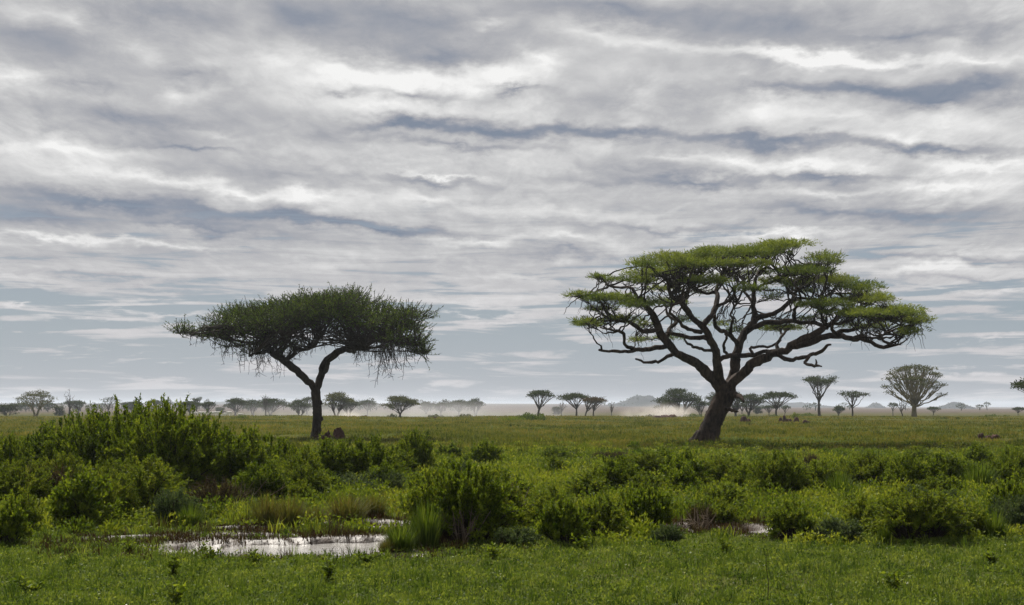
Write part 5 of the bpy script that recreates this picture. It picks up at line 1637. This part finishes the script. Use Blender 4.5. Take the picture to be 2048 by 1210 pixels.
PB = [
    (1062, 841, 825, 74, 'reed_leaf', 'dark reedy crest of the bright green mound on the open plain'),
    (1022, 842, 833, 60, 'yellow_leaf', 'bright green low side of the mound on the open plain'),
    (1692 - 260, 833, 822, 22, 'dark_leaf', 'dark low bush beside the foot of the big leaning trunk, on the horizon'),
    (1385, 833, 824, 40, 'dark_leaf', 'dark low bush at the foot of the full-crowned tree near the dust'),
    (1488, 833, 825, 24, 'dark_leaf', 'dark low bush under the dark bent-trunked tree'),
    (1548, 833, 826, 22, 'dark_leaf', 'dark low bush at the foot of the dark wide umbrella tree'),
    (1612, 833, 824, 60, 'dark_leaf', 'long dark low bush between the wide umbrella tree and the V-shaped tree'),
    (1590, 838, 826, 16, 'yellow_leaf', 'small pale green bush sprouting among the termite mounds'),
    (1670, 833, 828, 20, 'dark_leaf', 'tiny dark bush near the tall V-shaped tree'),
    (1985, 833, 826, 34, 'dark_leaf', 'dark low bush under the rocky hill on the horizon'),
    (2012, 833, 828, 20, 'dark_leaf', 'tiny dark bush next to the one under the rocky hill'),
    (483, 837, 830, 26, 'dark_leaf', 'low dark bush on the plain in front of the pale herd'),
    (588, 836, 831, 16, 'dark_leaf', 'tiny dark bush on the plain beside the forked trunk'),
    (870, 832, 824, 34, 'olive_leaf', 'pale green low bush beneath the dusty row of trees'),
    (930, 832, 825, 36, 'olive_leaf', 'dim low bush beneath the wide smooth-domed tree'),
    (785, 832, 822, 20, 'far_leaf', 'dim bush at the foot of the wide many-trunked tree'),
    (1300, 833, 828, 20, 'olive_leaf', 'small bush lost in the dust cloud'),
]
for i, a in enumerate(PB):
    plain_bush(*a, seed=900 + i)


# ------------------------------------------------------------------ termite mounds and bare earth
def mound(px, base, top, w, label, lumps, seed, name='termite_mound', cat='termite mound'):
    r = np.random.default_rng(seed)
    g = ground_at(px, base)
    s = g[1] / F
    z0 = float(ground_z(g[0], g[1]))
    root = thing(name, label, cat, (g[0], g[1], z0), 'reddish termite mounds')
    hw, hh = w * s / 2, (base - top) * s
    n, m = 64, 26
    X, Yv = np.meshgrid(np.linspace(-hw * 1.15, hw * 1.15, n), np.linspace(-hw * .8, hw * .8, m))
    Z = np.full_like(X, -.12)
    for (cx, h, rw) in lumps:
        cyy = r.normal(0, .15) * hw
        d2 = ((X - cx * hw) / (rw * hw)) ** 2 + ((Yv - cyy) / (rw * hw * .9)) ** 2
        Z = np.maximum(Z, h * hh * np.clip(1.12 - d2 ** 1.3, -.4, 1.0) - .0)
    Z = Z + field(X, Yv, hw * .35, seed) * hh * .18 * (Z > 0) + field(X, Yv, hw * .13, seed + 1) * hh * .10 * (Z > 0)
    edge = np.maximum(np.abs(X) / (hw * 1.15), np.abs(Yv) / (hw * .8))
    Z = np.where(edge > .96, -.15, Z)
    i = np.arange(m - 1)[:, None] * n
    j = np.arange(n - 1)[None]
    mb = MB()
    mb.add(np.stack([X, Yv, Z], -1), q=np.stack([i + j, i + j + 1, i + n + j + 1, i + n + j], -1))
    mb.obj('earth', M['red_earth'], root)


mound(661, 881, 860, 62, 'dark red termite mound with two knobs at the foot of the forked thorn tree', [(-.75, .25, .4), (-.2, .62, .28), (.5, 1.0, .42), (.0, .2, 1.0)], 401)
mound(1490, 846, 835, 26, 'rounded termite mound nearest the big leaning trunk on the plain', [(-.2, 1, .6), (.5, .5, .4)], 402)
mound(1568, 845, 832, 22, 'peaked termite mound in the middle of the red group', [(-.6, .6, .4), (.1, 1.0, .36), (.6, .4, .4)], 403)
mound(1586, 845, 836, 26, 'long low termite mound beside the peaked one', [(-.5, .6, .5), (.5, 1, .45)], 404)
mound(1612, 849, 841, 24, 'small low termite mound apart from the red group, nearest the viewer', [(-.1, 1, .6), (.6, .6, .3)], 405)
mound(1978, 879, 868, 46, 'broken heap of dark red earth in the grass', [(-.6, 1, .35), (-.1, .6, .4), (.5, .8, .45)], 406, 'earth_heap', 'earth heap')
mound(407, 841, 832, 12, 'small dark termite mound beside the thorn thicket shoots', [(0, 1, .8)], 407)
mound(418, 840, 833, 9, 'smallest dark termite mound, alone on the plain before the pale herd', [(0, 1, .8)], 408)
mound(870, 838, 834, 12, 'small flat termite mound on the plain edge below the dusty row', [(0, 1, .9)], 409)
mound(1330, 834, 829, 50, 'long bare earth bank under the dust cloud', [(-.6, .6, .4), (0, .8, .5), (.6, 1, .4)], 410, 'earth_bank', 'earth bank')
mound(728, 834, 830, 16, 'small earth bank beside the small dust puff', [(-.3, .8, .6), (.4, 1, .5)], 411, 'earth_bank', 'earth bank')


# ------------------------------------------------------------------ pale antelopes grazing far off
def antelope_mesh():
    r = np.random.default_rng(3)
    mb = MB()

    def tube(p, rd, s=10):
        bark_tube(mb, r, *smooth_path(p, rd, .05), s, .0)
    tube([(-.50, 0, .82), (-.42, 0, .80), (-.2, 0, .76), (.1, 0, .75), (.32, 0, .80), (.44, 0, .84)], [.06, .15, .17, .18, .17, .09], 14)
    tube([(.36, 0, .86), (.52, 0, .80), (.66, 0, .58), (.74, 0, .36)], [.13, .10, .075, .07])
    tube([(.70, 0, .42), (.78, 0, .30), (.88, 0, .14), (.90, 0, .10)], [.075, .075, .05, .03])
    for sx in (-1, 1):
        tube([(.34, sx * .09, .76), (.34, sx * .09, .45), (.36, sx * .09, .40), (.34, sx * .09, .04), (.37, sx * .09, .0)], [.08, .045, .042, .026, .032], 8)
        tube([(-.40, sx * .09, .76), (-.34, sx * .09, .55), (-.48, sx * .09, .36), (-.44, sx * .09, .05), (-.41, sx * .09, 0)], [.11, .065, .036, .026, .032], 8)
        tube([(.70, sx * .04, .46), (.64, sx * .12, .50), (.60, sx * .16, .52)], [.02, .035, .01], 6)
        tube([(.70, sx * .03, .46), (.66, sx * .05, .60), (.74, sx * .06, .74)], [.018, .014, .006], 6)
    tube([(-.50, 0, .84), (-.58, 0, .70), (-.57, 0, .55)], [.035, .025, .02], 6)
    me = mb.mesh('body', M['animal_coat'], True)
    return me


AM = antelope_mesh()
for k, (px, py, rot, s) in enumerate(((384, 829, 0, 1.15), (399, 829, 180, 1.2), (412, 829, 10, 1.15), (423, 829, 170, 1.15), (437, 829, 0, 1.2), (392, 826, 5, 1.1), (405, 825.5, 190, 1.1), (429, 825.5, 0, 1.1), (444, 826, 180, 1.1), (457, 825.5, 0, 1.1), (462, 828, 185, 1.15), (476, 826, 0, 1.1))):
    Y = 332 if py > 827 else 352
    p = at(px, py, Y)
    p[0] += _srng.normal(0, .3)
    o = link(bpy.data.objects.new('antelope', AM))
    o.location = (p[0], Y, float(ground_z(p[0], Y)))
    o.rotation_euler = (0, 0, R(rot + _srng.normal(0, 12)))
    o.scale = (s * 1.1,) * 3
    rm = o.modifiers.new('one_skin', 'REMESH')
    rm.mode = 'VOXEL'
    rm.voxel_size = .03
    rm.use_smooth_shade = True
    tag(o, 'pale antelope grazing with its head down in the far herd', 'antelope', 'herd of pale antelopes grazing before the dark umbrella trees')


# ------------------------------------------------------------------ small things near the pond
def dry_twigs(px, base, top, w, label, n, seed, mat='dry_wood', name='dead_shrub'):
    r = np.random.default_rng(seed)
    g = ground_at(px, base)
    s = g[1] / F
    t = thing(name, label, 'dead shrub', (g[0], g[1], float(ground_z(g[0], g[1])) - .02))
    H, hw = (base - top) * s, w * s / 2
    mb = MB()
    b = r.normal(0, .25, (n, 3)) * np.array([hw, hw, 0])
    e = b + np.stack([r.normal(0, .6, n) * hw, r.normal(0, .5, n) * hw, H * r.uniform(.5, 1.05, n)], 1)
    c = bez(b, (b + e) / 2 + r.normal(0, .12, b.shape) * hw, e, 9)
    multi_tube(mb, c, np.linspace(.014, .005, 9)[None] * np.ones((n, 1)), 4)
    k = 3
    i = r.integers(3, 8, (n, k))
    s2 = c[np.arange(n)[:, None], i].reshape(-1, 3)
    e2 = s2 + unit(r.normal(0, .7, s2.shape) + np.array([0, 0, .9])) * r.uniform(.12, .35, (len(s2), 1)) * H
    multi_tube(mb, bez(s2, (s2 + e2) / 2 + r.normal(0, .02, s2.shape), e2, 5), np.linspace(.007, .003, 5)[None] * np.ones((len(s2), 1)), 3)
    mb.obj('twig_tangle', M[mat], t)


dry_twigs(925, 1090, 1012, 60, 'pale dry leafless twigs in front of the big central shrub', 16, 601)
dry_twigs(650, 1112, 1068, 70, 'dark bare twigs standing in the near edge of the pond', 14, 602, 'twig')
dry_twigs(1040, 1050, 975, 60, 'thin brown dead stems behind the big central shrub', 12, 603)


def fallen_branch(px, py, px2, py2, label, seed):
    r = np.random.default_rng(seed)
    Y = ground_at(px, 1000)[1]
    a, b = at(px, py, Y), at(px2, py2, Y - .2)
    t = thing('fallen_branch', label, 'branch', a)
    mb = MB()
    bark_tube(mb, r, *smooth_path([[0, 0, 0], (b - a) * .45 + [0, 0, .05], (b - a)], [.05, .04, .015], .08), 8, .15)
    for q in (.4, .6, .8):
        p = (b - a) * q
        bark_tube(mb, r, *smooth_path([p, p + [.06, 0, .12], p + [.10, -.05, .3 * (1 - q) + .1]], [.022, .015, .006], .05), 6, .1)
    mb.obj('wood', M['dry_wood'], t)


dry_twigs(110, 1010, 935, 90, 'dry brown stems among the shrubs near the frame edge', 22, 604)
dry_twigs(470, 1020, 955, 90, 'dry greyish stems above the rusty tussocks', 20, 605)
dry_twigs(1400, 1052, 990, 60, 'dry brown stalks rising beside the first tiny puddle', 16, 606)
fallen_branch(458, 978, 515, 950, 'grey dead branch lying slanted across the brownish twiggy shrub', 611)
fallen_branch(118, 1030, 146, 1018, 'short pale dead stick in front of the dark bushy thorn shrub', 612)


def herb(px, base, H, label, seed, broad=True):
    r = np.random.default_rng(seed)
    g = ground_at(px, base)
    t = thing('leafy_herb', label, 'plant', (g[0], g[1], float(ground_z(g[0], g[1]))), 'leafy herbs in the short grass')
    st, lf = MB(), MB()
    n = 7
    e = np.stack([r.normal(0, .30, n) * H, r.normal(0, .30, n) * H, H * r.uniform(.5, 1.0, n)], 1)
    c = bez(np.zeros((n, 3)), e * .5 + [0, 0, .1 * H], e, 9)
    multi_tube(st, c, np.linspace(.006, .003, 9)[None] * np.ones((n, 1)), 4)
    k = 11
    p = c[:, 1:].reshape(-1, 3)
    p = np.repeat(p, 2, 0)
    d = rand_unit(r, len(p))
    d[:, 2] = np.abs(d[:, 2]) * .5 + .05
    kites(lf, r, p, d, r.uniform(.06, .13, len(p)) * (H / .35) ** .5, r.uniform(.025, .045, len(p)), r.uniform(.2, .8, len(p)), .12)
    st.obj('stem', M['twig'], t)
    lf.obj('foliage', M['thorn_leaf'], t)


HERBS = [
    (345, 1158, .34, 'dark leafy herb in the short grass below the pond, nearest the frame corner'), (352, 1208, .32, 'dark broad-leaved herb at the bottom edge below the pond'), (58, 1185, .26, 'low herb with pale leaves in the corner grass'),
    (655, 1172, .36, 'tall dark herb with drooping leaves in the grass below the pond'), (505, 1135, .24, 'small herb in the grass under the near edge of the pond'), (258, 1115, .25, 'small dark herb near the mud end of the pond'),
    (405, 1098, .36, 'bright herb growing out of the near pond edge'), (420, 1125, .24, 'herb between the pond and the dark leafy one'), (735, 1130, .26, 'herb in the grass below the pond end'),
    (1790, 1180, .28, 'dark herb in the grass below the dark narrow tussock'), (1985, 1135, .28, 'herb in the grass below the green tussock'), (1450, 1110, .26, 'pale herb in the grass below the tiny puddles'), (985, 1120, .26, 'herb with pale leaves in the grass below the big central shrub'),
    (1170, 1105, .30, 'herb at the foot of the feathery green shrub'), (855, 1092, .34, 'light green herb sprouting in front of the tall dark tussock'),
]
for i, h in enumerate(HERBS):
    herb(*h, seed=700 + i)

# one thin tall seed stalk in the short grass
g = ground_at(1535, 1200)
t = thing('seed_stalk', 'single thin dark seed stalk rising from the short grass', 'plant stalk', (g[0], g[1], float(ground_z(g[0], g[1]))))
mb = MB()
mb_r = np.random.default_rng(9)
bark_tube(mb, mb_r, *smooth_path([[0, 0, -.02], [.015, 0, .25], [-.01, 0, .48], [.01, .01, .68]], [.006, .005, .004, .002], .05), 5, .1)
for h in (.18, .3, .42, .52, .6):
    kites(mb, mb_r, np.array([[0, 0, h]] * 2), np.array([[1, .2, .6], [-1, .1, .6]]), .035, .012, .3)
mb.obj('stem', M['twig'], t)


# ------------------------------------------------------------------ haze over the plain
def haze_box(density, top):
    me = bpy.data.meshes.new('haze')
    x, y0, y1, z0 = 11600.0, -300.0, 11500.0, -3.5
    v = [(-x, y0, z0), (x, y0, z0), (x, y1, z0), (-x, y1, z0), (-x, y0, top), (x, y0, top), (x, y1, top), (-x, y1, top)]
    f = [(0, 3, 2, 1), (4, 5, 6, 7), (0, 1, 5, 4), (1, 2, 6, 5), (2, 3, 7, 6), (3, 0, 4, 7)]
    me.from_pydata(v, [], f)
    m = bpy.data.materials.new('haze_air')
    m.use_nodes = True
    n = NT(m.node_tree)
    n.n.clear()
    o = n.add('ShaderNodeOutputMaterial')
    pv = n.add('ShaderNodeVolumePrincipled')
    pv.inputs['Color'].default_value = (.80, .88, 1.0, 1)
    pv.inputs['Density'].default_value = density
    pv.inputs['Anisotropy'].default_value = .25
    n.l.new(pv.outputs[0], o.inputs['Volume'])
    me.materials.append(m)
    h = link(bpy.data.objects.new('haze', me))
    tag(h, kind='stuff')


haze_box(.00012, 34.0)


# ------------------------------------------------------------------ dust drifting low over the plain
def dust(px0, px1, py_top, Y, depth, density, label, lump=4.0, colour=(.93, .87, .80)):
    """a low dust cloud: a rounded body whose density thins out to nothing at its skin"""
    a, b = at(px0, 829, Y), at(px1, 829, Y)
    gz = float(ground_z((a[0] + b[0]) / 2, Y))
    H = at(px0, py_top, Y)[2] - gz
    hw = (b[0] - a[0]) / 2
    import bmesh
    bm = bmesh.new()
    bmesh.ops.create_icosphere(bm, subdivisions=3, radius=1.0)
    me = bpy.data.meshes.new('dust_cloud')
    bm.to_mesh(me)
    bm.free()
    m = bpy.data.materials.new('dust')
    m.use_nodes = True
    n = NT(m.node_tree)
    n.n.clear()
    o = n.add('ShaderNodeOutputMaterial')
    pv = n.add('ShaderNodeVolumePrincipled')
    pv.inputs['Color'].default_value = (*colour, 1)
    pv.inputs['Anisotropy'].default_value = .3
    tcn = n.add('ShaderNodeTexCoord')
    ln = n.add('ShaderNodeVectorMath', operation='LENGTH')
    n.l.new(tcn.outputs['Object'], ln.inputs[0])
    fall = n.smooth(ln.outputs['Value'], 1.0, .15)
    ns = n.noise(n.vmath('MULTIPLY', tcn.outputs['Object'], (hw / lump, depth / lump, H / lump)), 1.0, 3, .55)
    n.put(pv.inputs['Density'], n.math('MULTIPLY', n.math('MULTIPLY', fall, n.smooth(ns, .32, .66)), density))
    n.l.new(pv.outputs[0], o.inputs['Volume'])
    me.materials.append(m)
    ob = link(bpy.data.objects.new('dust_cloud', me))
    ob.location = ((a[0] + b[0]) / 2, Y, gz)
    ob.scale = (hw, depth, H)
    tag(ob, label, 'dust cloud', kind='stuff')


dust(1215, 1420, 800, 342, 12, .14, 'pale dust plume rising before the dark full-crowned tree', 4.0)
dust(1290, 1390, 806, 338, 6, .42, 'dense foot of the dust plume', 2.5)
dust(650, 735, 817, 350, 6, .22, 'small dust puff beside the forked trunk', 2.5)
dust(300, 1330, 792, 400, 48, .018, 'long bank of thin dust drifting under the trees', 12.0, (.90, .90, .92))
